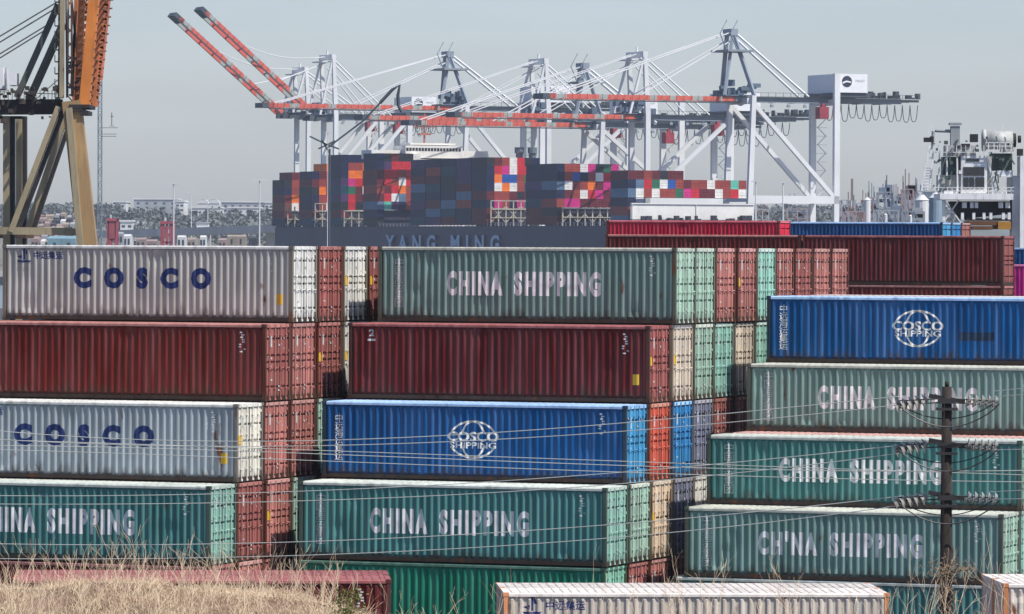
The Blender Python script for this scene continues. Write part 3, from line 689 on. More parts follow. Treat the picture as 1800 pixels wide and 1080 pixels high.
def crane(kind, legx, yb, ya, tipx, label, raised=None, back=30, land=28.5, zsill=28.5, GW=16.0, house=True):
    T0 = 52.0; s = s_at(legx, T0); base = sl(s, T0, .3); D = base.y; k = F / D
    zb = z_at(legx, yb, D) - .3; za = z_at(legx, ya, D) - .3
    # local x = +ST (landside), local y = +SA (away): rotz = atan2(ST)
    t = thing('quay_crane', label, 'crane', base, math.atan2(ST.y, ST.x), 'cranes along the ship')
    ap = 2.5 if kind == 'A' else 0.0; ax = -3.0 if kind == 'A' else -1.0
    for y in (0, GW):
        near = y == 0
        m = MB()
        if kind == 'A': m.beam((-1.2, y, 0), (1.0, y, zb + 1), 1.8, 1.4, 1.4, 1.3)
        else: m.beam((0, y, 0), (0, y, zb + 1), 1.6, 1.4)
        m.obj('leg', cw, t)
        m = MB(); m.beam((land, y, 0), (land, y, zb + (8 if kind == 'A' and near else 0)), 1.8, 1.4); m.obj('leg', cw, t)
        m = MB()
        if kind == 'A': m.beam((1.5, y, zb - 2), (land - 1, y, zsill + 1), 1.2)
        else: m.beam((.5, y, zsill + 1), (land - 2, y, zb - 2), 1.2)
        m.obj('diagonal_brace', cw, t)
        m = MB(); m.box((-.8, y - .7, zsill - 1.2), (land + .8, y + .7, zsill + 1.1)); m.obj('portal_beam', cw, t)
    m = MB()
    for x in (0, land):
        m.box((x - .7, .8, zb - 1.5), (x + .7, GW - .8, zb + .3)); m.box((x - .7, .8, 5), (x + .7, GW - .8, 6.8)); m.box((x - .6, .8, zsill - .8), (x + .6, GW - .8, zsill + .6))
    m.obj('cross_beam', cw, t)
    # apex frame
    m = MB(); yc = GW / 2
    if kind == 'A':
        for y, yt in ((0, yc - 2), (GW, yc + 2)): m.beam((1.2 if y == 0 else -2, y, zb + 1), (ax, yt, za), 1.0)
        m.beam((-8, 1, zb + 1), (ax, yc - 2, za), .8); m.box((ax - 1, yc - 3, za - 1), (ax + 1.2, yc + 3, za + 1))
        zm = zb + (za - zb) * .72; m.box((-6.5, 2, zm - .3), (2.5, GW - 2, zm + .3))
        for x in (-6.5, -3): m.tube([(x, 3, zm), (x - 2.2, 3, zm + 5), (x, 3, zm + 9)], .18, 4)
    else:
        for y in (0, GW): m.beam((0, y, zb + 1), (ax, y, za), 1.7, 1.3, 1.1, 1.1); m.beam((-6, y, zb + 1), (ax, y, za), .7)
        m.box((ax - .8, -.5, za - 1.2), (ax + .8, GW + .5, za + .6)); m.tube([(ax, yc, za), (ax, yc, za + 2.2)], .35, 5)
        m.box((ax - 4, 1, za - 2.2), (ax - .8, GW - 1, za - 1.8))
    m.obj('apex_frame', cg if kind == 'A' else cw, t)
    ys = (yc - 3.2, yc + 3.2)
    xb = land + back
    # girders over the quay
    m = MB()
    for y in ys: m.box((-3, y - .5, zb - .7), (xb - 6, y + .5, zb + .75)); m.box((xb - 6, y - .4, zb - .1), (xb, y + .4, zb + .6))
    for k_ in range(int((xb + 3) / 7)): m.box((-3 + k_ * 7, ys[0] + .55, zb - .9), (-2.4 + k_ * 7, ys[1] - .55, zb - .4))
    m.obj('girder', mat('girder_grey', (.15, .18, .2), rough=.6, var=.25, scale=.3), t)
    m = MB()
    for k_ in range(int(xb / 2.5)): m.box((k_ * 2.5, ys[0] - 1.3, zb + .9), (k_ * 2.5 + .1, ys[0] - 1.2, zb + 2)); 
    m.box((0, ys[0] - 1.32, zb + 1.95), (xb, ys[0] - 1.2, zb + 2.05)); m.box((0, ys[0] - 1.4, zb + .8), (xb, ys[0] - .6, zb + .9)); m.obj('walkway', cdark, t)
    # boom
    if raised is None:
        k2 = F / (D - 20); ln = (legx - tipx) / (k2 * .9205 * 1.0) / (1 - .0); tip = (-ln, zb)
        hx, hz = -3.2, zb
    else:
        hx = -raised[0]; hz = zb + raised[3]; tip = (hx - raised[1] * math.cos(R(raised[2])), hz + raised[1] * math.sin(R(raised[2])))
        m = MB()
        for y in ys: m.box((hx, y - .55, zb - 1.1), (-3, y + .55, zb + .9))
        m.obj('hinge_girder', cdark, t)
    dx, dz = tip[0] - hx, tip[1] - hz; ln = math.hypot(dx, dz); dr = Vector((dx / ln, 0, dz / ln)); up = Vector((-dr.z, 0, dr.x)) * (-1 if dr.x < 0 else 1)
    m = MB()
    for y in ys: m.beam(Vector((hx, y, hz)), Vector((tip[0], y, tip[1])), 1.0, 1.35)
    n = int(ln / 6)
    for k_ in range(n + 1):
        p = Vector((hx, 0, hz)) + dr * (ln * k_ / n); m.beam((p.x, ys[0], p.z), (p.x, ys[1], p.z), .5)
    m.obj('boom', cred, t)
    m = MB()
    for k_ in range(int(ln / 2.4)):
        p = Vector((hx, ys[0] - 1, hz)) + dr * (k_ * 2.4) - up * .8; m.beam(p, p + up * 1.1 * 1.5, .1)
    p0 = Vector((hx, ys[0] - 1, hz)); p1 = Vector((tip[0], ys[0] - 1, tip[1])); m.beam(p0 - up * 1.15, p1 - up * 1.15, .5, .35)
    pt = Vector((tip[0], yc, tip[1])); m.beam(pt - dr * 2, pt + dr * 2.2, 7.4, 1.6); m.obj('boom_walkway', cdark, t)
    # stays
    st = MB()
    if raised is None:
        for f_, zf in ((.93, 0), (.5, -2.5)):
            p = Vector((hx, 0, hz)) + dr * (ln * f_)
            for y in ys: st.tube([(ax - .5, yc + (y - yc) * .6, za + zf), (p.x, y, p.z + 1)], .21 if kind == 'A' else .16, 5)
    else:
        p = Vector((hx, 0, hz)) + dr * (ln * .72)
        pts = []
        for i in range(9):
            f_ = i / 8; q = Vector((ax, yc, za)).lerp(Vector((p.x, yc, p.z)), f_); q.z -= 3.0 * math.sin(math.pi * f_); pts.append(q)
        st.tube(pts, .2, 5); st.tube([(ax, yc, za - 2), tuple(Vector((hx, 0, hz)) + dr * ln * .3)], .2, 5)
    st.obj('forestay', cw, t)
    st = MB()
    for y in ys: st.tube([(ax + .5, yc + (y - yc) * .6, za), (land - 7 if kind == 'A' else land - 6, y, zb + 1)], .42 if kind == 'A' else .3, 5)
    if kind == 'B':
        for y in ys: st.tube([(ax + .5, yc + (y - yc) * .6, za - 4), (land - 14, y, zb + 1)], .24, 5)
    st.obj('backstay', cw, t)
    if house:
        hh = MB(); x0 = land + 1.0; hh.box((x0, .5, zb + 2.4), (x0 + 9.6, GW + 5.5, zb + 8.0)); h = hh.obj('machinery_house', cwhite, t)
        hh = MB(); hh.box((x0 - 2, 1, zb + 1.0), (x0 + 11, GW + 4, zb + 2.3)); hh.obj('house_deck', cdark, t)
        e = MB(); i0 = 0; e.v.append((x0 + 2.7, .44, zb + 5.7)); nn = 20
        for q in range(nn): e.v.append((x0 + 2.7 + 1.7 * math.cos(2 * math.pi * q / nn), .44, zb + 5.7 + 1.7 * math.sin(2 * math.pi * q / nn)))
        for q in range(nn): e.f.append((0, 1 + q, 1 + (q + 1) % nn))
        em = e.obj('emblem', cbl, h)
        e = MB(); e.quad((x0 + 1.2, .40, zb + 5.0), (x0 + 2.6, .40, zb + 5.5), (x0 + 4.1, .40, zb + 5.3), (x0 + 4.1, .40, zb + 5.7), (x0 + 2.5, .40, zb + 6.0), (x0 + 1.2, .40, zb + 5.5)); e.obj('emblem_stripe', cwhite, h)
        tm = text_mesh('Hanjin', 1, width=3.2, height=1.0, shear=.4)
        for v in tm.vertices: v.co += Vector((x0 + 7.0, .42, zb + 5.9))
        link('lettering', tm, cg, h)
    m = MB(); zq = zsill + 1.2; sd = 1
    while zq < zb - 3: m.beam((land + 1.2 if sd > 0 else land + 4, GW - 1, zq), (land + 4 if sd > 0 else land + 1.2, GW - 1, zq + 2.6), .35, .16); m.box((land + .9, GW - 1.6, zq - .1), (land + 4.3, GW - .4, zq)); zq += 2.6; sd = -sd
    m.obj('stairway', cw, t)
    m = MB()
    for k_ in range(5): x = 3 + k_ * 5.5; m.box((x, ys[0] - 1.2, zb - 2.3), (x + .9, ys[0] - .6, zb - 1.5)); m.tube([(x + .4, ys[0] - .9, zb - 1.6), (x + .4, ys[0] - .9, zb - .8)], .1, 4)
    m.tube([(x - 22, ys[0] - .9, zb - .85), (x + 1, ys[0] - .9, zb - .85)], .12, 4); m.obj('floodlight', cg, t)
    # trolley + cab + gear on the girder near the waterside legs
    m = MB(); r2 = random.Random(int(legx))
    for _ in range(16):
        x = r2.uniform(-8, 3); y = r2.uniform(ys[0], ys[1]); z = zb + r2.uniform(.8, 4.2); m.box((x, y, z), (x + r2.uniform(1, 3), y + r2.uniform(1, 3), z + r2.uniform(.7, 2)))
    m.box((-7, ys[0] - 1, zb + .9), (3, ys[1] + 1, zb + 1.3)); m.obj('trolley', mat('gear_blue', (.10, .14, .19)), t)
    m = MB(); m.box((land - 5, 1, zb - 5.5), (land - 2, 4, zb - 2)); m.beam((land - 3.5, 2, zb - 2), (land - 3.5, 2, zb - 1), 1.0); m.obj('operator_cab', cyel, t)
    m = MB()
    for q in range(12 if kind == 'A' else 9):
        xa = land - 2 + q * (xb - land + 1) / 12.0; w_ = (xb - land + 1) / 12.0; dp = 5.2 * (.75 + .25 * r2.random())
        m.tube([(xa + w_ * f, ys[0] - 1.5, zb - 1 - dp * (1 - (2 * f - 1) ** 4)) for f in [i / 10 for i in range(11)]], .13, 4)
    m.obj('festoon_cable', cdark, t)
    m = MB()
    for _ in range(26):
        x = r2.uniform(land + 10, xb); m.box((x, ys[0] - 1, zb + .9), (x + r2.uniform(.3, 1.2), ys[0] + 1, zb + r2.uniform(1.2, 3.2)))
    m.obj('rope_gear', cdark, t)
    return t
crane('A', 1318, 174, 56, 970, 'largest white quay crane, nearest, its red boom lowered rightmost over the ship')
crane('B', 1137, 206, 94, 812, 'white quay crane with tall square frame, second from the right', GW=12)
crane('A', 1053, 220, 116, 735, 'white quay crane with low pointed apex, third from the right', GW=14, house=False)
crane('B', 963, 211, 106, 652, 'white quay crane with square frame, fourth from the right', GW=12)
crane('A', 815, 190, 95, 482, 'tall white quay crane whose lowered boom reaches farthest left, behind the ship bridge')
crane('B', 589, 207, 99, 0, 'white quay crane with its boom raised, the upper one of two raised booms', raised=(9, 52, 40.5, 3), GW=12)
crane('B', 541, 203, 121, 0, 'farthest white quay crane with its boom raised, leftmost of the cranes at the ship', raised=(9, 52, 40, 1), GW=12, house=False)
# ================================================================== brown crane at the left
def pm(name, parent, m_, items, D, smooth=False):
    """members between photo points at depth D: (x0,y0,x1,y1,w,h[,dD0,dD1])"""
    m = MB()
    for it in items:
        d0 = it[6] if len(it) > 6 else 0; d1 = it[7] if len(it) > 7 else d0
        m.beam(P(it[0], it[1], D + d0), P(it[2], it[3], D + d1), it[4], it[5])
    return m.obj(name, m_, parent, smooth)
def pbox(m, x0, y0, x1, y1, D, depth):
    p, q = P(x0, y1, D), P(x1, y0, D); m.box((p.x, D, p.z), (q.x, D + depth, q.z)); return m
def lattice(m, p, q, w_, n, r):
    """square lattice column from p to q"""
    p, q = Vector(p), Vector(q); d = (q - p).normalized(); up = Vector((0, 1, 0)); a = d.cross(up).normalized(); b = up
    cs = [(a * sa + b * sb) * w_ / 2 for sa, sb in ((-1, -1), (1, -1), (1, 1), (-1, 1))]
    for c in cs: m.beam(p + c, q + c, r * 1.6)
    for k in range(n):
        u, v = p.lerp(q, k / n), p.lerp(q, (k + 1) / n)
        for j in range(4):
            c0, c1 = cs[j], cs[(j + 1) % 4]
            m.beam(u + (c0 if k % 2 else c1), v + (c1 if k % 2 else c0), r); m.beam(v + c0, v + c1, r)
    return m
gold = mat('crane_gold', (.36, .235, .11), rough=.6, var=.25, scale=.25, streak=.5, rust=.15)
goldl = mat('crane_tan', (.33, .27, .165), rough=.6, var=.25, scale=.3, streak=.5, rust=.1)
olive = mat('crane_olive', (.075, .08, .07), rough=.7, var=.3, scale=.4)
blk = mat('crane_black', (.02, .018, .02), rough=.7, var=.4)
org = mat('boom_orange', (.62, .20, .035), rough=.55, var=.2, scale=.4, streak=.45, dirt=(.2, .07, .03))
pnk = mat('boom_salmon', (.60, .20, .13), rough=.6, var=.15, scale=.3)
DG = 430.0
g = thing('harbour_crane', 'weathered gold and brown harbour crane with orange boom raised at the left edge', 'crane', (P(100, 400, DG).x, DG, ground_z(0, DG)))
def rel(o): 
    o.matrix_parent_inverse = Matrix.Translation(-g.location); return o
gz0 = ground_z(0, DG)
def leg_to_ground(name, m_, x0, y0, x1, y1, w_, h_, d0=0, d1=0, w2=None):
    a, b = P(x0, y0, DG + d0), P(x1, y1, DG + d1); t = (gz0 - a.z) / (b.z - a.z); b = a.lerp(b, t)
    rel(MB().beam(a, b, w_, h_, w2, h_).obj(name, m_, g)); return b
leg_to_ground('leg', gold, 127, 178, 154, 425, 1.55, 1.5, 0, 0, 1.65)
leg_to_ground('leg', goldl, 122, 190, 141, 425, .5, .9, -1.2, -1.2)
leg_to_ground('leg', goldl, 12, 205, 12, 400, .55, .6, 3, 3); leg_to_ground('leg', blk, 23, 205, 23, 400, .35, 1.2, 4, 4)
leg_to_ground('leg', goldl, 34, 210, 34, 400, .5, .6, 14, 14); leg_to_ground('leg', blk, 44, 205, 44, 400, .35, 1.2, 15, 15)
rel(pm('diagonal_brace', g, goldl, [(104, 188, 20, 408, 1.0, .46)], DG)); rel(pm('diagonal_brace', g, goldl, [(116, 205, 48, 408, 1.0, .46, 12, 12)], DG))
rel(pm('brace_shade_bar', g, blk, [(112, 196, 31, 408, 1.2, .3, .6, .6)], DG)); rel(pm('brace_shade_bar', g, blk, [(124, 214, 58, 408, 1.2, .3, 12.6, 12.6)], DG))  # shaded undersides of the braces, built as separate black bars
rel(pm('portal_beam', g, goldl, [(-120, 404, 150, 408, .8, .62)], DG)); rel(pm('portal_beam', g, mat('rust_beam', (.14, .08, .05), rust=.5), [(-120, 414, 60, 414, .8, .5, 10, 10)], DG))
rel(pm('girder', g, blk, [(-160, 190, 110, 188, 1.6, 1.25, 3, 3), (-160, 207, 40, 207, .6, .25, 4, 4)], DG))
m = MB(); r3 = random.Random(9)
for _ in range(60):
    x = r3.uniform(-20, 100); y = r3.uniform(150, 212); s_ = r3.uniform(2, 8); pbox(m, x, y, x + s_ * r3.uniform(.4, 2), y + s_, DG + r3.uniform(0, 8), 1)
for x in range(-20, 110, 7): m.beam(P(x, 176, DG + 1), P(x, 158, DG + 1), .05)
m.beam(P(-40, 160, DG + 1), P(110, 166, DG + 1), .06); rel(m.obj('machinery', mat('machinery_brown', (.06, .045, .035), rough=.7, var=.5, scale=1), g))
m = MB(); pbox(m, -60, 118, 6, 156, DG + 2, 5); pbox(m, 16, 128, 28, 150, DG + 1, 3); rel(m.obj('machinery_house', cwhite, g))
rel(pm('upper_post', g, goldl, [(109, 172, 111, -60, .36, .5)], DG)); rel(pm('upper_post', g, olive, [(104, 172, 105, -60, .14, .5, 1, 1), (118, 172, 116, -60, .1, .4, 1, 1)], DG))
rel(pm('back_strut', g, olive, [(30, 172, 103, 8, .6, .5, 2, 2)], DG)); rel(pm('back_strut', g, olive, [(52, 176, 112, 42, .6, .45, 12, 10)], DG))
rel(pm('stay_rope', g, olive, [(101, 4, -150, 154, .11, .11, 3, 3), (100, 14, -150, 166, .11, .11, 3, 3), (84, 44, -150, 187, .11, .11, 8, 8), (82, 52, -150, 195, .11, .11, 8, 8), (60, 178, 103, 140, .07, .07)], DG))
m = MB()
for k in range(9): m.beam(P(97, 172 - k * 21, DG), P(112, 172 - k * 21, DG), .12, .12); m.beam(P(97, 172 - k * 21, DG), P(97, 160 - k * 21, DG), .08)
rel(m.obj('ladder', olive, g))
# raised boom: two deep girders with rungs, leaning away to the right
rel(pm('boom', g, org, [(149, 188, 171, -60, .85, 1.4)], DG)); rel(pm('boom', g, org, [(137, 186, 147, -60, .5, 1.0, 1.5, 1.5)], DG))
rel(pm('boom', g, pnk, [(167, 188, 205, -120, .3, 1.2, 7, 7)], DG)); rel(pm('boom', g, pnk, [(176, 140, 196, -60, .42, 1.2, 8, 8)], DG))
m = MB()
for k in range(16):
    y = 180 - k * 15; x = 133 + (180 - y) * .05; m.beam(P(x, y, DG - .6), P(x + 28 + (180 - y) * .03, y - 3, DG - .6), .16); m.beam(P(x + 2, y, DG - .6), P(x + 13, y - 15, DG - .6), .1)
for k in range(16):
    y = 182 - k * 15; x = 160 + (180 - y) * .14; m.beam(P(x, y, DG + 3), P(x + 14, y - 2, DG + 7), .13)
rel(m.obj('boom_rungs', mat('rung_brown', (.16, .06, .03), rough=.7), g))
m = MB()
for x0, x1, y1 in ((119, 121, -60), (127, 126, -60)): m.beam(P(x0, 168, DG + 1), P(x1, y1, DG + 1), .16)
for k in range(20): y = 168 - k * 12; m.beam(P(119, y, DG + 1), P(127, y - 12 * (k % 2 * 2 - 1) * .8, DG + 1), .1)
for (x0, y0, x1, y1) in ((134, 20, 126, 150), (126, 0, 138, 110), (131, 60, 128, 170)): m.beam(P(x0, y0, DG + 2), P(x1, y1, DG + 2), .2)
rel(m.obj('boom_lattice', mat('lattice_salmon', (.42, .24, .15), rough=.7, var=.3), g))
m = MB(); pbox(m, 122, 184, 158, 190, DG - 1, 6); pbox(m, 126, 192, 146, 196, DG - 1, 5); pbox(m, 142, 195, 156, 202, DG - 1, 4)
for _ in range(26): x = r3.uniform(117, 140); y = r3.uniform(95, 186); pbox(m, x, y, x + r3.uniform(2, 6), y + r3.uniform(2, 7), DG - .5, 1)
rel(m.obj('hinge_platform', blk, g))
m = MB()
for k in range(19):
    y = 184 - k * 12.5; x = 139 + (184 - y) * .06; m.beam(P(x, y, DG + 4), P(x + 34 + (184 - y) * .05, y - 12.5, DG + 4), .3); m.beam(P(x + 34 + (184 - y) * .05, y, DG + 4), P(x, y - 12.5, DG + 4), .3)
m.beam(P(165, 188, DG + 4), P(182, -60, DG + 4), .4, 1.0); m.beam(P(131, 180, DG + 4), P(136, -60, DG + 4), .3, .8)
rel(m.obj('boom_truss', mat('truss_orange', (.50, .17, .06), rough=.6, var=.3, streak=.4), g))
# lattice mast beside it
DM = 520.0; b0 = P(177, 430, DM); mast = thing('lattice_mast', 'thin grey lattice mast with side antennas, right of the gold crane', 'mast', (b0.x, DM, .75))
def relm(o, t): o.matrix_parent_inverse = Matrix.Translation(-t.location); return o
m = MB(); lattice(m, (b0.x, DM, .75), P(176.5, -40, DM), .38, 60, .05); relm(m.obj('mast_body', mat('mast_grey', (.2, .23, .27), rough=.6), mast), mast)
m = MB()
for y in (225, 236, 240): m.beam(P(180, y, DM), P(208 - (y - 225) * .2, y, DM), .05)
m.beam(P(197, 198, DM), P(197, 221, DM), .07); m.beam(P(193, 222, DM), P(202, 222, DM), .05); m.beam(P(195, 205, DM), P(200, 205, DM), .06)
for y in (72, 137, 148): pbox(m, 170, y, 175, y + 8, DM - .3, .4)
relm(m.obj('antenna', olive, mast), mast)
# ================================================================== white machine at the right
DR = 400.0; wx = P(1790, 400, DR).x
rm = thing('yard_crane', 'white yard crane with dark windowed cab, drum and spreader at the right edge', 'crane', (wx, DR, ground_z(wx, DR)))
def relr(o): o.matrix_parent_inverse = Matrix.Translation(-rm.location); return o
wht = mat('machine_white', (.80, .80, .78), rough=.5, var=.12, scale=1, streak=.5, rust=.15)
beg = mat('machine_beige', (.42, .43, .40), rough=.6, var=.3, scale=1.2, streak=.4); mgr = mat('machine_green', (.07, .10, .09), rough=.6, var=.5, scale=1.5); mgg = mat('machine_grey', (.30, .33, .33), rough=.6, var=.25, scale=1)
m = MB(); p = P(1793, 275, DR); q = P(1812, 275, DR); m.box((p.x, DR - .5, rm.location.z), (q.x, DR + 2, p.z)); relr(m.obj('column', wht, rm))
m = MB(); p = P(1781, 335, DR); q = P(1794, 335, DR); m.box((p.x, DR + .6, rm.location.z), (q.x, DR + 2.5, P(0, 300, DR).z)); relr(m.obj('column_side', mat('machine_pale', (.78, .82, .86)), rm))
m = MB(); pbox(m, 1653, 341, 1782, 351, DR - .5, 6); pbox(m, 1660, 336, 1676, 341, DR - .4, 1); relr(m.obj('platform', wht, rm))
m = MB(); pbox(m, 1690, 274, 1736, 341, DR, 2.4); cab = relr(m.obj('cab', wht, rm))
def relc(o): o.matrix_parent_inverse = cab.matrix_parent_inverse.copy(); return o
m = MB(); pbox(m, 1694, 294, 1731, 309, DR - .06, .05); pbox(m, 1694, 312, 1703, 331, DR - .06, .05); pbox(m, 1704, 312, 1713, 331, DR - .06, .05); pbox(m, 1715, 312, 1731, 331, DR - .06, .05); pbox(m, 1699, 279, 1722, 284, DR - .06, .05)
cab2 = m.obj('window', mat('cab_glass', (.012, .02, .03), rough=.08, spec=.8), rm); relr(cab2)
m = MB(); pbox(m, 1658, 276, 1690, 309, DR + 1, 2); pbox(m, 1743, 270, 1780, 300, DR + 1, 2)
for _ in range(22):
    x = r3.uniform(1655, 1780); y = r3.uniform(246, 335)
    if 1688 < x < 1737 and y > 270: continue
    pbox(m, x, y, x + r3.uniform(2, 7), y + r3.uniform(2, 8), DR + r3.uniform(-.3, .8), .5)
for _ in range(46):
    x = r3.uniform(1640, 1785); y = r3.uniform(240, 338)
    if 1688 < x < 1737 and y > 268: continue
    pbox(m, x, y, x + r3.uniform(1, 4), y + r3.uniform(1, 5), DR + r3.uniform(-.6, -.1), .3)
for _ in range(14):
    x = r3.uniform(1650, 1780); y = r3.uniform(264, 330)
    if 1684 < x < 1740: continue
    m.beam(P(x, y, DR - .3), P(x + r3.uniform(-8, 8), y + r3.uniform(8, 26), DR - .3), .1)
relr(m.obj('engine', mgr, rm))
m = MB(); pbox(m, 1650, 308, 1690, 337, DR + .5, 2); pbox(m, 1736, 274, 1744, 341, DR + .3, 1); pbox(m, 1663, 256, 1716, 274, DR, 2.5); pbox(m, 1760, 262, 1783, 268, DR, 1); pbox(m, 1772, 312, 1779, 341, DR + .2, 1); relr(m.obj('casing', beg, rm))
m = MB(); pbox(m, 1672, 222, 1688, 258, DR + .5, .9); pbox(m, 1670, 216, 1691, 220, DR + .4, 1.1); relr(m.obj('exhaust_box', mgg, rm))
m = MB(); m.tube([P(1640, 262, DR + 1), P(1641, 231, DR + 1), P(1646, 230, DR + 1), P(1673, 231, DR + 1)], .13, 8); relr(m.obj('exhaust_pipe', mgg, rm))
m = MB(); m.tube([P(1733, 247, DR + 1), P(1780, 247, DR + 1)], .72, 20); m.tube([P(1727, 247, DR + 1), P(1733, 247, DR + 1)], .86, 20); relr(m.obj('drum', beg, rm, True))
m = MB(); m.tube([P(1780, 247, DR + 1), P(1786, 247, DR + 1)], .55, 12); m.tube([P(1790, 245, DR + 1), P(1795, 245, DR + 1)], .3, 10); pbox(m, 1707, 236, 1720, 250, DR, 1); pbox(m, 1690, 253, 1706, 258, DR - .1, .4); pbox(m, 1680, 256, 1688, 260, DR - .1, .3)
for x in (1625, 1631, 1636): pbox(m, x, 238 + (x % 3) * 2, x + 6, 250, DR + .5, .6)
pbox(m, 1790, 262, 1799, 274, DR, 1); relr(m.obj('motor', blk, rm))
m = MB(); pbox(m, 1754, 300, 1781, 311, DR, 1.4); pbox(m, 1686, 300, 1692, 306, DR - .1, .3); relr(m.obj('light_box', cwhite, rm))
m = MB()
for x0, y0, x1, y1 in ((1634, 256, 1620, 338), (1642, 256, 1634, 338), (1652, 262, 1650, 340), (1780, 310, 1745, 312), (1737, 280, 1750, 340), (1665, 275, 1665, 310), (1683, 275, 1684, 340)): m.beam(P(x0, y0, DR), P(x1, y1, DR), .12)
for k in range(16):
    y = 258 + k * 5; f_ = (y - 256) / 82; m.beam(P(1634 - 14 * f_, y, DR), P(1642 - 8 * f_, y, DR), .07)
for k in range(10): m.beam(P(1624 + (k % 3), 296 + k * 4.5, DR + .3), P(1640, 296 + k * 4.5, DR + .3), .05)
for y in (268, 330, 336): m.beam(P(1620 if y > 300 else 1640, y, DR - .2), P(1783, y, DR - .2), .05)
for x in range(1650, 1783, 8): m.beam(P(x, 330, DR - .2), P(x, 342, DR - .2), .05); m.beam(P(x, 256, DR - .2), P(x, 270, DR - .2), .05)
for x in range(1738, 1780, 10): m.beam(P(x, 250, DR - .6), P(x, 264, DR - .6), .06)
m.beam(P(1734, 251, DR - .6), P(1782, 251, DR - .6), .06); m.beam(P(1734, 257, DR - .6), P(1782, 257, DR - .6), .05)
m.beam(P(1763, 232, DR), P(1763, 220, DR), .06); m.beam(P(1778, 232, DR), P(1778, 222, DR), .05); m.beam(P(1633, 238, DR), P(1633, 215, DR), .04); m.beam(P(1636, 238, DR), P(1642, 213, DR), .04)
relr(m.obj('railing', wht, rm))
m = MB(); a0, a1, b1_, b0_ = P(1672, 354, DR), P(1778, 354, DR), P(1778, 376, DR), P(1688, 386, DR)
for yy in (0, 3):
    pass
i = len(m.v); m.v += [(v.x, DR + dd, v.z) for dd in (0.5, 3) for v in (a0, a1, b1_, b0_)]; m.f += [(0, 1, 2, 3), (7, 6, 5, 4), (0, 4, 5, 1), (1, 5, 6, 2), (2, 6, 7, 3), (3, 7, 4, 0)]
pbox(m, 1700, 384, 1776, 388, DR, 2); relr(m.obj('headblock', blk, rm))
m = MB()
for x in (1692, 1706, 1712, 1756, 1768): pbox(m, x, 356, x + 8, 366, DR, .4)
for x in (1690, 1710, 1728, 1740, 1762, 1772): pbox(m, x, 374, x + 5, 386, DR - .1, .4)
pbox(m, 1657, 352, 1663, 392, DR, .4); m.beam(P(1660, 390, DR), P(1686, 352, DR), .1); m.beam(P(1660, 352, DR), P(1690, 392, DR), .1); relr(m.obj('cable_reel', wht, rm))
m = MB(); pbox(m, 1704, 389, 1757, 396, DR - .2, 5); pbox(m, 1710, 398, 1745, 404, DR - .2, 5); relr(m.obj('spreader', mat('spreader_brown', (.12, .05, .02), rough=.7, var=.4), rm))
m = MB(); pbox(m, 1755, 390, 1778, 403, DR - .3, 5); relr(m.obj('spreader_arm', mat('spreader_orange', (.42, .20, .03), rust=.2), rm))
for k, (x0, x1) in enumerate(((1769, 1775), (1652, 1656))):
    pass
# ================================================================== far background
hz = mat('hill_green', (.09, .10, .085), rough=1, var=.4, scale=.01)
def terrain(name, D, x0, x1, hf, depth, m_):
    m = MB(); n = 60; rows = 8
    for j in range(rows + 1):
        for i in range(n + 1):
            u = i / n; px = x0 + (x1 - x0) * u; d = D + depth * j / rows; s_ = math.sin(math.pi * j / rows) ** .7 if 0 < j < rows else 0
            m.v.append((P(px, 400, d).x, d, -.6 + (hf(u) + .6) * s_))
    m.f = [(j * (n + 1) + i, j * (n + 1) + i + 1, (j + 1) * (n + 1) + i + 1, (j + 1) * (n + 1) + i) for j in range(rows) for i in range(n)]
    return tag(m.obj(name, m_, None, True), kind='structure')
terrain('hills', 5200, -300, 2100, lambda u: 46 + 9 * math.sin(u * 9) + 5 * math.sin(u * 31 + 1) + 3 * math.sin(u * 77), 1600, hz)
terrain('hill_slope', 3400, -200, 900, lambda u: 27 + 4 * math.sin(u * 14 + 1) + 2 * math.sin(u * 43), 900, mat('slope_scrub', (.13, .125, .10), rough=1, var=.4, scale=.02))
# wood: far trees reading as one mass
m = MB(); rt = random.Random(31)
def clump(cx, cy, cz, r_, n):
    for _ in range(n):
        v = Vector((rt.gauss(0, 1), rt.gauss(0, 1), rt.gauss(0, 1))).normalized() * r_ * rt.uniform(.45, 1.0); v.z *= .8
        p = Vector((cx, cy, cz)) + v; a = Vector((rt.uniform(-1, 1), rt.uniform(-1, 1), rt.uniform(-1, 1))).normalized(); b = a.cross(Vector((rt.uniform(-1, 1), rt.uniform(-1, 1), rt.uniform(-1, 1)))).normalized(); s_ = r_ * rt.uniform(.18, .4)
        m.quad(p - a * s_, p - b * s_, p + a * s_, p + b * s_)
for _ in range(330):
    px = rt.uniform(-20, 520) if rt.random() < .8 else rt.uniform(60, 300); D_ = rt.uniform(2700, 3300); y = rt.choice((rt.uniform(383, 404), rt.uniform(372, 392)))
    if px < 200: y = rt.uniform(362, 378); D_ = rt.uniform(3300, 3390)
    q = P(px, y, D_); r_ = rt.uniform(2.2, 5.0); 
    for k in range(3): clump(q.x + rt.uniform(-r_, r_), D_, q.z - k * r_ * .9, r_ * (1 - .1 * k), 22)
for _ in range(160):
    px = rt.uniform(1310, 1680); D_ = rt.uniform(2700, 3300); q = P(px, rt.uniform(368, 392), D_); clump(q.x, D_, q.z, rt.uniform(3, 5), 26)
tag(m.obj('wood', mat('hazed_foliage', (.13, .145, .14), rough=1, var=.25, scale=.05)), 'distant haze-paled green trees massed along the shore behind the port', 'trees', kind='stuff')  # haze put into the leaf colour: paler, greyer, less contrast
far_w = mat('far_white', (.62, .62, .60), rough=.7, var=.1, scale=.1); far_g = mat('far_grey', (.33, .35, .37), rough=.8, var=.15, scale=.1); far_t = mat('far_tan', (.30, .25, .20), rough=.9, var=.3, scale=.2)
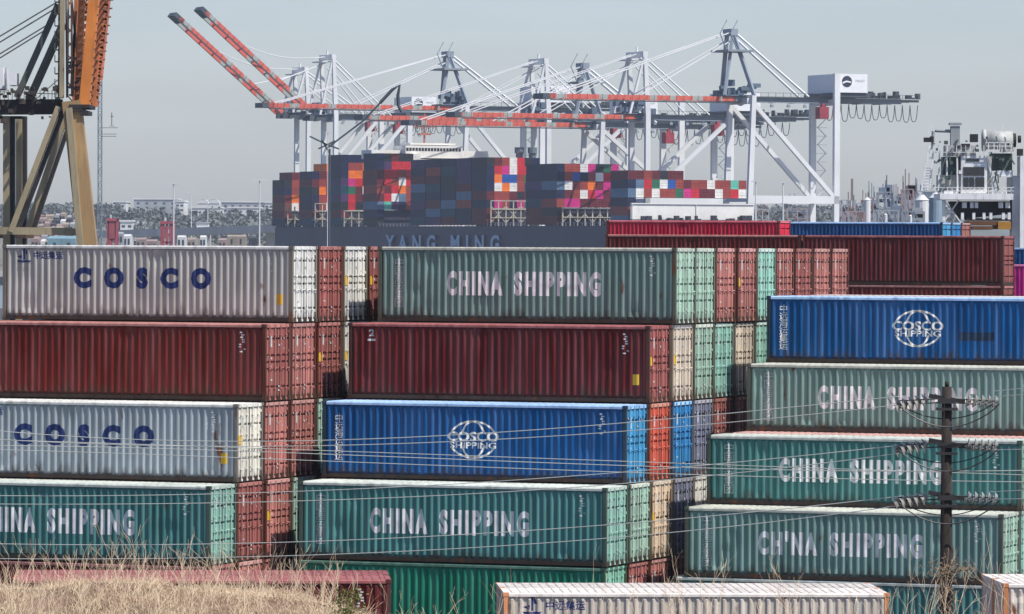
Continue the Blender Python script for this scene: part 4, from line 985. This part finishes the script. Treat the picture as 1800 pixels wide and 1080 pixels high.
glass_far = mat('far_glass', (.05, .06, .08), rough=.3)
def building(x0, y0, x1, y1, D, m_, lab, roof='flat', depth=40, name='warehouse', cat='warehouse', rows=2):
    p, q = P(x0, y0, D), P(x1, y0, D); zb = max(-.5, P(x0, y1, D).z - 6); b = thing(name, lab, cat, ((p.x + q.x) / 2, D, zb), 0, 'buildings on the far shore'); w_ = (q.x - p.x) / 2; h = p.z - zb
    MB().box((-w_, 0, 0), (w_, depth, h)).obj('wall', m_, b)
    m = MB()
    if roof == 'flat': m.box((-w_ - .5, -.5, h), (w_ + .5, depth + .5, h + .9))
    else:
        n = 10
        for k in range(n):
            a0, a1 = math.pi * k / n, math.pi * (k + 1) / n
            m.quad((-w_ * math.cos(a0), -.4, h + h * .35 * math.sin(a0)), (-w_ * math.cos(a1), -.4, h + h * .35 * math.sin(a1)), (-w_ * math.cos(a1), depth, h + h * .35 * math.sin(a1)), (-w_ * math.cos(a0), depth, h + h * .35 * math.sin(a0)))
        m.f.append(tuple(range(len(m.v), len(m.v) + n + 1))); m.v += [(-w_ * math.cos(math.pi * k / n), -.3, h + h * .35 * math.sin(math.pi * k / n)) for k in range(n + 1)]
    m.obj('roof', far_w, b)
    m = MB(); nn = max(2, int(2 * w_ / 5))
    for k in range(nn):
        x = -w_ + (k + .5) * 2 * w_ / nn
        for r_ in range(rows): z = h - 2.4 - 3 * r_; m.box((x - .9, -.12, z - .6), (x + .9, -.02, z + .6))
    m.obj('window_band', glass_far, b)
building(236, 351, 312, 372, 3400, far_g, 'long pale grey warehouse with flat roof on the far hill, left of the tanks')
building(309, 355, 324, 362, 3350, far_w, 'small white building at the right end of the long grey warehouse')
building(338, 366, 388, 376, 3350, far_w, 'low white hall below the two domed white tanks')
building(402, 366, 456, 373, 3340, far_w, 'long low white hall right of the domed tanks')
building(390, 356, 470, 362, 3420, far_g, 'flat grey building on the far hill above the white halls')
building(466, 357, 481, 362, 3330, far_w, 'white building just left of the ship stern')
building(262, 383, 280, 389, 3000, far_w, 'small white shed left of the red gantry')
building(200, 356, 222, 362, 3380, far_w, 'small white house right of the lattice mast on the hill')
building(212, 390, 234, 404, 2700, far_w, 'white two storey block beside the left end of the viaduct', depth=20, rows=3)
building(236, 393, 252, 404, 2720, far_g, 'grey block between the white block and the viaduct', depth=20)
for x0, x1, lab in ((348, 366, 'left one of two white domed tanks on the far hill'), (367, 386, 'right one of two white domed tanks on the far hill')):
    building(x0, 358, x1, 364, 3450, far_w, lab, roof='dome', name='storage_tank', cat='tank', depth=14, rows=0)
# viaduct
DV = 2300; v0 = P(222, 412, DV); v1 = P(560, 399, DV - 250); vt = thing('viaduct', 'long pale concrete road viaduct crossing behind the port, left of the ship', 'bridge', (v0.x, DV, -.5)); conc = mat('far_concrete', (.36, .37, .37), rough=.9, var=.15, scale=.1)
ro = Vector((v0.x, DV, -.5)); m = MB(); m.beam(P(180, 412.5, DV + 20) - ro, P(600, 399, DV - 280) - ro, 12, 3.0); m.obj('deck', conc, vt)
m = MB(); m.beam(P(180, 409.8, DV + 13) - ro, P(600, 396.2, DV - 287) - ro, .4, 1.0); m.obj('parapet', far_g, vt)
for px in (226, 308, 362, 420, 478, 530):
    q = P(px, 405, DV - (px - 222) * .74); m = MB(); m.box((q.x - ro.x - 2.2, q.y - ro.y - 4, 0), (q.x - ro.x + 2.2, q.y - ro.y + 4, q.z + .5 - 1)); m.obj('pier', conc, vt)
m = MB(); q = P(357, 398, DV - 110)
m2 = P(346, 404, DV - 120); m3 = P(367, 394, DV - 120)
hut = thing('toll_hut', 'white block standing on the viaduct over its middle pier', 'building', (m2.x, m2.y, m2.z + .4)); MB().box((0, 0, 0), (m3.x - m2.x, 6, m3.z - m2.z)).obj('wall', far_w, hut); MB().box((-.4, -.4, m3.z - m2.z), (m3.x - m2.x + .4, 6.4, m3.z - m2.z + .5)).obj('roof', far_g, hut)
# red straddle gantries
redg = mat('gantry_red', (.36, .08, .10), rough=.6, var=.2)
def gantry(x0, y0, x1, D, lab, m_=redg, name='straddle_carrier', cat='port vehicle', top=True):
    p, q = P(x0, y0, D), P(x1, y0, D); zb = .3 if D < 2600 else -.5; g_ = thing(name, lab, cat, ((p.x + q.x) / 2, D, zb), 0, 'small gantries around the yard'); w_ = (q.x - p.x) / 2; h = p.z - zb
    for sx in (-1, 1):
        for yy in (0, 6): MB().box((sx * w_ - .22, yy, 0), (sx * w_ + .22, yy + .5, h)).obj('leg', m_, g_)
    m = MB(); m.box((-w_ - .3, -.2, h - .7), (w_ + .3, .4, h)); m.box((-w_ - .3, 6, h - .7), (w_ + .3, 6.6, h)); m.box((-w_, .1, h - 5.5), (w_, .6, h - 5.0)); m.beam((-w_, .2, h - 5), (w_, .2, h), .25); m.beam((w_, .2, h - 5), (-w_, .2, h), .25); m.beam((-w_, .2, h - 6), (w_, .2, h - 12), .25); m.beam((w_, .2, h - 6), (-w_, .2, h - 12), .25); m.box((-w_, .1, h - 12.5), (w_, .5, h - 12)); m.box((-.2, .1, 1), (.2, .4, h - 1))
    for k in range(3): x = -w_ + 2 * w_ * (k + .5) / 3; m.box((x - .3, 0, h - 5), (x + .3, .5, h))
    m.obj('top_frame', m_, g_); m = MB(); m.box((-w_ * .3, .5, h - 3.4), (w_ * .2, 3, h - 1.4)); m.box((-w_ * .5, 1, h), (-w_ * .2, 2, h + .8)); m.obj('trolley', far_w if m_ == redg else far_g, g_)
gantry(190, 384, 204, 1250, 'red straddle gantry just right of the lattice mast, below the hill')
gantry(284, 389, 304, 1250, 'red straddle gantry standing in front of the viaduct')
# light poles
def pole(px, ytop, D, lab, h_arm=1.5, w_=.35):
    t_ = P(px, ytop, D); zb = .3 if 1150 > D or D < 2600 and D > 2000 else -3.0
    if D <= 1150: zb = ground_z(t_.x, D)
    o = thing('light_pole', lab, 'light pole', (t_.x, D, zb), 0, 'tall light poles'); h = t_.z - zb
    MB().tube([(0, 0, 0), (0, 0, h)], w_ * .8, 6, w_ * .4).obj('post', cw, o); m = MB(); m.box((-h_arm, -.3, h - .25), (h_arm, .3, h)); m.obj('lamp_head', cw, o); return o
pole(306, 322, 1100, 'tall thin light pole in front of the red gantry and viaduct')
pole(457, 316, 1100, 'tall thin light pole left of the ship stern'); pole(577, 232, 1120, 'pale light pole standing in front of the ship stern blocks', .6, .16)
pole(1377, 320, 1140, 'light pole seen between the legs of the largest crane', 1); pole(1329, 318, 1140, 'light pole beside the near leg of the largest crane', 1)
pole(337, 338, 2400, 'light pole left of the domed tanks'); pole(366, 343, 2400, 'light pole between the two domed tanks', 1)
# dark jointed boom in front of the ship's stern
j0 = P(580, 262, 1130); jb = thing('pump_boom', 'dark jointed boom truck arm bent over in front of the lowered boom', 'crane', (j0.x, 1130, .3))
m = MB(); m.tube([(0, 0, 0), (0, 0, j0.z - .3)], .25, 6); relj = lambda o: o
m.tube([P(a_, b_, 1130) - jb.location for a_, b_ in ((574, 262), (600, 242), (640, 212), (668, 182))], .22, 6)
m.tube([P(a_, b_, 1130) - jb.location for a_, b_ in ((668, 182), (690, 158), (703, 150), (700, 168), (701, 186), (707, 197))], .42, 6)
for a_, b_, c2_, d2_ in ((545, 240, 574, 254), (574, 254, 596, 262), (566, 246, 580, 270), (560, 262, 590, 248)): m.beam(P(a_, b_, 1130) - jb.location, P(c2_, d2_, 1130) - jb.location, .35)
m.obj('arm', cdark, jb)
# clutter of plant behind the right part of the yard: separate racks, towers, tanks
rp = random.Random(77)
def rack(x0, y0, x1, D, lab, m_):
    p, q = P(x0, y0, D), P(x1, y0, D); o = thing('pipe_rack', lab, 'pipe rack', ((p.x + q.x) / 2, D, .3), 0, 'plant structures behind the yard'); w_ = (q.x - p.x) / 2; h = p.z - .3
    m = MB(); n = max(2, int(w_ / 2.5))
    for k in range(n + 1):
        x = -w_ + 2 * w_ * k / n
        for yy in (0, 5): m.box((x - .18, yy, 0), (x + .18, yy + .36, h))
        if k < n:
            x2 = -w_ + 2 * w_ * (k + 1) / n; z = h
            while z > h - 16: m.beam((x, 0, z), (x2, 0, z - 3.5), .16); m.box((x, .05, z - .15), (x2, .3, z + .1)); z -= 3.5
    m.obj('frame', m_, o); m = MB()
    for k in range(5): z = h - rp.uniform(.5, 12); m.tube([(-w_, 2 + k * .5, z), (w_, 2 + k * .5, z)], rp.uniform(.2, .5), 6)
    for k in range(9): x = rp.uniform(-w_, w_ - 1); z = h - rp.uniform(0, 12); m.box((x, 1, z), (x + rp.uniform(.6, 2.4), 3, z + rp.uniform(.6, 2)))
    for k in range(4): x = rp.uniform(-w_, w_); m.tube([(x, 2, h), (x, 2, h + rp.uniform(1, 5))], .12, 5)
    m.obj('pipework', rp.choice([far_g, mat('pipe_brown', (.20, .14, .13), var=.3), mat('pipe_blue', (.16, .2, .26), var=.3)]), o); return o
for k, (x0, y0, x1, D) in enumerate(((1480, 352, 1504, 1150), (1506, 358, 1530, 1300), (1528, 348, 1544, 1400), (1545, 338, 1572, 1180), (1566, 345, 1590, 1350), (1588, 333, 1606, 1200), (1600, 344, 1626, 1300), (1612, 336, 1640, 1220), (1486, 372, 1520, 1000), (1540, 370, 1580, 980), (1590, 372, 1625, 960), (1385, 366, 1420, 1700), (1330, 368, 1352, 1750))):
    rack(x0, y0, x1, D, ['blue grey', 'brownish', 'pale'][k % 3] + ' pipe rack, %s from the left behind the blue container row' % ORD[k], [far_g, cg, mat('rack_pink', (.34, .26, .27), var=.2)][k % 3])
def tower(x0, y0, x1, D, m_, lab, cap=True):
    p, q = P(x0, y0, D), P(x1, y0, D); o = thing('silo', lab, 'silo', ((p.x + q.x) / 2, D, .3), 0, 'silos behind the yard'); r_ = (q.x - p.x) / 2; h = p.z - .3
    MB().tube([(0, 0, 0), (0, 0, h)], r_, 14).obj('shell', m_, o); MB().tube([(0, 0, h), (0, 0, h + r_ * .8)], r_ * 1.08, 14, r_ * .3).obj('cap', far_w, o)
tower(1519, 352, 1531, 1150, far_w, 'white silo in the plant behind the blue container, leftmost'); tower(1554, 378, 1560, 950, far_w, 'thin white silo low behind the blue container'); tower(1610, 352, 1633, 1100, far_w, 'wide white silo left of the yard crane ladder'); tower(1598, 380, 1604, 950, far_w, 'thin white silo just left of the yard crane')
tower(1634, 348, 1657, 700, mat('silo_blue', (.24, .32, .38), var=.15), 'blue grey silo directly left of the yard crane platform')
# clutter at the foot of the gold crane and under the viaduct: many small sheds and stored blocks
rs = random.Random(12); SH = [('white', far_w), ('tan', far_t), ('brown', mat('shed_brown', (.2, .12, .09), var=.3)), ('grey', far_g), ('pinkish', mat('shed_pink', (.30, .22, .20), var=.2)), ('dark', mat('shed_dark', (.05, .05, .055), var=.3))]
def shed(x0, y0, x1, D, cn, m_, lab):
    p, q = P(x0, y0, D), P(x1, y0, D); zb = .3; o = thing('storage_shed', lab, 'shed', ((p.x + q.x) / 2, D, zb), 0, 'sheds in the far yard')
    w_ = (q.x - p.x) / 2; h = p.z - zb; hr = h - .5; MB().box((-w_, 0, 0), (w_, 8, hr)).obj('wall', m_, o)
    m = MB(); m.quad((-w_, 0, hr), (w_, 0, hr), (w_, 4, h), (-w_, 4, h)); m.quad((-w_, 8, hr), (w_, 8, hr), (w_, 4, h), (-w_, 4, h)); m.quad((-w_, 0, hr), (-w_, 8, hr), (-w_, 4, h)); m.quad((w_, 0, hr), (w_, 8, hr), (w_, 4, h)); m.obj('roof', m_, o)
    m = MB(); nn = max(2, int(w_))
    for j in range(nn):
        x = -w_ + (j + .5) * 2 * w_ / nn; m.box((x - .25, -.1, hr - 2.4), (x + .25, -.02, hr - .8))
    m.obj('door_row', glass_far, o)
for r_i, (yy, D) in enumerate(((376, 1650), (384, 1560), (392, 1440), (400, 1360), (409, 1270), (418, 1190))):
    x = 54 + rs.uniform(0, 4); i_ = 0
    while x < 146:
        w_ = rs.uniform(6, 15); cn, m_ = rs.choice(SH if r_i else SH[:4]); shed(x, yy + rs.uniform(-3, 4), min(x + w_, 150), D, cn, m_, '%s shed behind the gold crane, %s row from the top, %s from the left' % (cn, ORD[r_i], ORD[i_])); x += w_ + rs.uniform(.5, 5); i_ += 1
shed(84, 415, 134, 1000, 'teal', mat('shed_teal', (.18, .30, .34), var=.2), 'low teal grey shed roof above the grey container, behind the gold crane leg')
for k, (x0, y0, x1, D, c_) in enumerate(((206, 408, 216, 1500, 3), (218, 412, 230, 1480, 0), (240, 418, 256, 1500, 4), (258, 421, 276, 1450, 4), (312, 414, 326, 1500, 0), (330, 418, 344, 1480, 1), (352, 414, 362, 1520, 0), (384, 419, 398, 1490, 4), (400, 413, 432, 1600, 1), (438, 416, 452, 1520, 5))):
    shed(x0, y0, x1, D, SH[c_][0], SH[c_][1], '%s shed under the viaduct, %s from the left' % (SH[c_][0], ORD[k]))
# ================================================================== power pole and wires
DP = 120.0
pt = P(1665, 680, DP); pz = ground_z(pt.x, DP)
pp = thing('power_pole', 'dark wooden power pole with three crossarms and insulator strings at the right', 'power pole', (pt.x, DP, pz)); O = pp.location.copy()
wood = mat('pole_wood', (.02, .014, .011), rough=.85, var=.5, scale=2, xyz=(4, 4, .5), streak=.4, dirt=(.08, .07, .03), bump=.4)
h = pt.z - pz
m = MB(); m.tube([(0, 0, 0), (0, 0, h * .4), (0, 0, h)], .2, 14, .115); m.tube([(0, 0, h), (0, 0, h + .12)], .05, 8); m.obj('post', wood, pp, True)
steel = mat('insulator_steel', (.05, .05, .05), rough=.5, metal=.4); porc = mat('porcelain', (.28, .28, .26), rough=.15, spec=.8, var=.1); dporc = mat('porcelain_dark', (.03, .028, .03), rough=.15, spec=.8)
levels = [705, 783, 875]
for li, y in enumerate(levels):
    z = P(1665, y, DP).z - pz
    m = MB(); m.box((-.2, -.16, z - .06), (.2, .16, z + .06)); m.beam((-.42, 0, z + .12), (.42, -.05, z - .02), .09, .1); m.box((-.24, -.19, z - .22), (.24, .19, z - .16)); m.obj('crossarm', steel, pp)
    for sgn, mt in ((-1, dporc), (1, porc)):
        for row in range(2):
            x0, x1 = sgn * (.42 + .3), sgn * 1.02; n = 5; zz0 = z + .05 - row * .1; yy = -.25 + row * .5
            m = MB()
            for k in range(n):
                f_ = k / (n - 1); x = sgn * (.52 + f_ * .62); c = Vector((x, yy, zz0 - .02 * f_ - (.1 * f_ if sgn < 0 else 0)))
                ax_ = Vector((1, 0, -.35 * sgn * 0 + (.5 if sgn < 0 else -.15))).normalized()
                m.tube([c - ax_ * .04, c - ax_ * .005, c + ax_ * .035], .155 if sgn < 0 else .12, 12, .05)
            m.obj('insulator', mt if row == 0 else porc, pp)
            m = MB(); m.tube([(sgn * .2, yy * .5, zz0), (sgn * 1.2, yy, zz0 - .05)], .015, 5); m.obj('insulator_rod', steel, pp)
    m = MB(); pts = [(-1.2 + 2.4 * f_, -.35, z - .05 - .55 * math.sin(math.pi * f_) ** .8) for f_ in [i / 16 for i in range(17)]]; m.tube(pts, .016, 5)
    pts = [(-1.15 + 2.3 * f_, .3, z - .05 - .38 * math.sin(math.pi * f_) ** .8) for f_ in [i / 16 for i in range(17)]]; m.tube(pts, .013, 5); m.obj('jumper_wire', steel, pp)
for o_ in [o for o in C.objects if o.parent == pp]: pass
wire = mat('wire_metal', (.70, .70, .60), rough=.5, var=.1)
WN = [0]
def wireline(pts, D0, D1, lab, r_=.011):
    # quadratic through the given photo points, depth runs linearly between the spans' ends
    xs = [p[0] for p in pts]; out = []
    for i in range(40):
        x = xs[0] + (xs[-1] - xs[0]) * i / 39; y = 0
        for a_ in range(len(pts)):
            t_ = pts[a_][1]
            for b_ in range(len(pts)):
                if a_ != b_: t_ *= (x - pts[b_][0]) / (pts[a_][0] - pts[b_][0])
            y += t_
        out.append(P(x, y, D0 + (D1 - D0) * i / 39))
    o = MB().tube(out, r_, 5).obj('power_line', wire); tag(o, lab, 'power line', 'power lines'); return o
WL = 'power line '
wireline([(-60, 752), (400, 776), (850, 762), (1580, 697)], 150, DP, WL + 'from the top crossarm, upper of the two running left')
wireline([(-60, 769), (400, 785), (850, 774), (1580, 712)], 150, DP, WL + 'from the top crossarm, lower of the two running left')
wireline([(-60, 871), (400, 868), (1100, 830), (1582, 783)], 150, DP, WL + 'from the middle crossarm, upper one running left')
wireline([(-60, 886), (400, 884), (1100, 850), (1582, 797)], 150, DP, WL + 'from the middle crossarm, lower one running left')
wireline([(-60, 955), (400, 956), (850, 938), (1588, 872)], 150, DP, WL + 'from the lowest crossarm, upper one running left')
wireline([(-60, 982), (400, 980), (850, 962), (1588, 888)], 150, DP, WL + 'from the lowest crossarm, lower one running left')
wireline([(-60, 783), (500, 796), (1200, 822), (1860, 826)], 150, 118, WL + 'nearly level, highest of the three crossing behind the pole')
wireline([(-60, 772), (500, 790), (1200, 815), (1860, 837)], 152, 119, WL + 'nearly level, middle of the three crossing behind the pole')
wireline([(-60, 789), (500, 808), (1200, 834), (1860, 848)], 154, 121, WL + 'nearly level, lowest of the three crossing behind the pole')
wireline([(1745, 688), (1800, 683), (1870, 676)], DP, 112, WL + 'leaving the top crossarm to the right, upper one', .009)
wireline([(1745, 698), (1800, 694), (1870, 690)], DP, 112, WL + 'leaving the top crossarm to the right, lower one', .009)
wireline([(1740, 791), (1800, 790), (1870, 788)], DP, 112, WL + 'leaving the middle crossarm to the right', .009)
wireline([(1740, 865), (1800, 862), (1870, 858)], DP, 112, WL + 'leaving the lowest crossarm to the right, upper one', .009)
wireline([(1740, 878), (1800, 877), (1870, 876)], DP, 112, WL + 'leaving the lowest crossarm to the right, lower one', .009)
# ================================================================== hillside and dry plants
HB = lambda x: 1 / (1 + math.exp((x + .95) * 3.4))
def hill_z(x, y):
    base = EYE - .0745 * 33 - .02 * (33 - y) if y <= 33 else EYE - .0745 * y
    z = base - .04 + HB(x) * .27 * max(0, 1 - abs(y - 33) / 14) + .018 * math.sin(x * 5 + y) + .022 * math.sin(x * 2.1 + .4) + HB(x) * (.016 * math.sin(x * 13 + y * 2.3) + .012 * math.sin(x * 27 - y * 1.7))
    if y > 36: z -= ((y - 36) / 70) ** 1.0 * (z - 1.2) if y < 106 else (z - 1.2)
    return z
m = MB(); ys = [2, 8, 14, 20, 24, 27, 29, 31, 33, 35, 37, 40, 45, 55, 70, 90, 107]; xs = [-60, -30, -15, -8] + [i * .25 - 5 for i in range(41)] + [8, 15, 30, 60]
m.v = [(x, y, min(hill_z(x, y), EYE - 1.5) if y > 3 else EYE - 1.7) for y in ys for x in xs]; nx = len(xs)
m.f = [(j * nx + i, j * nx + i + 1, (j + 1) * nx + i + 1, (j + 1) * nx + i) for j in range(len(ys) - 1) for i in range(nx - 1)]
tag(m.obj('hillside', mat('dry_earth', (.16, .10, .06), rough=1, var=.4, scale=3, bump=.6), None, True), kind='structure')
def blades(n, fx, fy, hh, wid, lean, seed):
    r_ = random.Random(seed); m = MB()
    for _ in range(n):
        y = fy(r_); x = fx(r_, y); z = hill_z(x, y) - .01; h_ = hh(r_, x); a = r_.uniform(0, 2 * math.pi); ln = h_ * r_.uniform(.1, lean); d = Vector((math.cos(a), math.sin(a) * .5, 0)); w_ = wid * r_.uniform(.5, 1.3)
        p = Vector((x, y, z)); prev = None; sd = Vector((w_, 0, 0)) if r_.random() < .7 else Vector((w_ * .5, w_ * .5, 0)); k2 = r_.uniform(1.3, 2.4)
        for i in range(4):
            f_ = i / 3; c = p + Vector((0, 0, h_ * (f_ - .25 * lean * f_ ** 3))) + d * ln * f_ ** k2; ww = sd * (1 - .85 * f_)
            cur = (c - ww, c + ww)
            if prev: m.quad(prev[0], prev[1], cur[1], cur[0])
            prev = cur
    return m
straw = mat('straw', (.72, .52, .34), rough=.8, var=.55, scale=3.5); straw2 = mat('straw_pale', (.80, .62, .42), rough=.8, var=.3, scale=2)
E_ = lambda r_: r_.uniform(28, 36.5)
def fx1(r_, y):
    while True:
        x = r_.uniform(-3.9, .2)
        if r_.random() < HB(x) + .04: return x
tag(blades(26000, fx1, E_, lambda r_, x: r_.uniform(.03, .12) * (.5 + .6 * HB(x)), .0016, 2.6, 1).obj('dry_grass', straw), 'dense dry straw coloured grass covering the hill at the lower left', 'dry grass', kind='stuff')
tag(blades(2200, fx1, E_, lambda r_, x: r_.uniform(.08, .2) * (.5 + .6 * HB(x)), .0014, 1.6, 2).obj('tall_dry_grass', straw2), 'taller pale grass stalks rising out of the dry grass hill', 'dry grass', kind='stuff')
tag(blades(5200, fx1, E_, lambda r_, x: r_.uniform(.03, .1) * (.5 + .6 * HB(x)), .0022, 2.4, 6).obj('dead_undergrowth', mat('undergrowth_brown', (.26, .15, .08), rough=.9, var=.5, scale=4)), 'darker brown dead undergrowth mixed into the dry grass', 'dry grass', kind='stuff')
# sparse branching dry stems across the lower edge
def stems(n, x0, x1, hmin, hmax, seed, D0=24, D1=34):
    r_ = random.Random(seed); m = MB()
    def grow(p, d, ln, rad, dep):
        pts = [p]; q = p
        for i in range(4): d = (d + Vector((r_.uniform(-.22, .22), r_.uniform(-.2, .2), r_.uniform(-.05, .12)))).normalized(); q = q + d * ln / 4; pts.append(q)
        m.tube(pts, rad, 3, rad * .6)
        if dep < 2:
            for k in range(r_.choice((1, 2, 3))): b = pts[r_.randint(1, 4)]; grow(b, (d + Vector((r_.uniform(-.9, .9), r_.uniform(-.4, .4), r_.uniform(-.1, .5)))).normalized(), ln * r_.uniform(.35, .6), rad * .7, dep + 1)
    for _ in range(n):
        D = r_.uniform(D0, D1); x = r_.uniform(x0, x1); p = Vector(((x - 900) / F * D, D, hill_z((x - 900) / F * D, D) - .02)); grow(p, Vector((r_.uniform(-.5, .6), 0, 1)).normalized(), r_.uniform(hmin, hmax), .0016, 0)
    return m
tag(stems(700, -20, 610, .07, .3, 5, 27, 35).obj('dry_weeds', straw2), 'long leaning dry weed stems above the grass in front of the left stack', 'dry weeds', kind='stuff')
tag(stems(110, 600, 1060, .1, .34, 6).obj('dry_weeds', straw), 'sparse dry weed stems in front of the bright green container', 'dry weeds', kind='stuff')
tag(stems(300, 1060, 1820, .14, .5, 8).obj('dry_weeds', straw2), 'thin tangled dry weeds across the lower right in front of the nearest containers', 'dry weeds', kind='stuff')
m = MB(); r_ = random.Random(3)
for _ in range(260):
    x = r_.gauss(612, 14); D = 31; y0 = r_.uniform(1035, 1085); p = P(x, y0, D); a = Vector((r_.uniform(-1, 1), r_.uniform(-1, 1), r_.uniform(-1, 1))).normalized() * .012; b = Vector((r_.uniform(-1, 1), r_.uniform(-1, 1), r_.uniform(-1, 1))).normalized() * .008; m.quad(p - a, p - b, p + a, p + b)
for _ in range(24): x = r_.gauss(612, 12); m.tube([P(612, 1092, 31), P(x, r_.uniform(1040, 1080), 31)], .0015, 3)
tag(m.obj('green_shrub', mat('shrub_leaf', (.16, .18, .05), var=.4, scale=30)), 'small yellow green shrub at the right end of the dry grass', 'shrub')
# dead climber caught round the pole
m = MB(); r_ = random.Random(14)
def cl(cx, cy, rx, ry, n):
    for _ in range(n):
        x = r_.gauss(cx, rx); y = r_.gauss(cy, ry); p = P(x, y, DP - .3 + r_.uniform(-.2, .2)); d = Vector((r_.uniform(-1, 1), r_.uniform(-.5, .5), r_.uniform(-1, 1))).normalized()
        q = p + d * r_.uniform(.06, .22); m.tube([p, (p + q) / 2 + Vector((0, 0, r_.uniform(-.03, .03))), q], .009, 3)
cl(1670, 1000, 20, 8, 130); cl(1668, 1045, 9, 22, 70); cl(1700, 1003, 8, 7, 30)
tag(m.obj('dead_creeper', mat('creeper_brown', (.26, .19, .12), rough=.9, var=.5, scale=6)), 'tangled dead brown creeper wrapped round the power pole foot', 'dead creeper')
# ================================================================== haze
hb = MB().box((-2600, -30, -5), (2600, 7200, 175)).obj('haze', None); tag(hb, 'pale even haze over the harbour', 'haze', kind='stuff')
hm = bpy.data.materials.new('haze_air'); hm.use_nodes = True; n = hm.node_tree.nodes; n.remove(n['Principled BSDF'])
v = n.new('ShaderNodeVolumePrincipled'); v.inputs['Color'].default_value = (.80, .90, 1.0, 1); v.inputs['Density'].default_value = .00005; v.inputs['Anisotropy'].default_value = 0.0
hm.node_tree.links.new(v.outputs[0], n['Material Output'].inputs['Volume']); hb.material_slots[0].material = hm
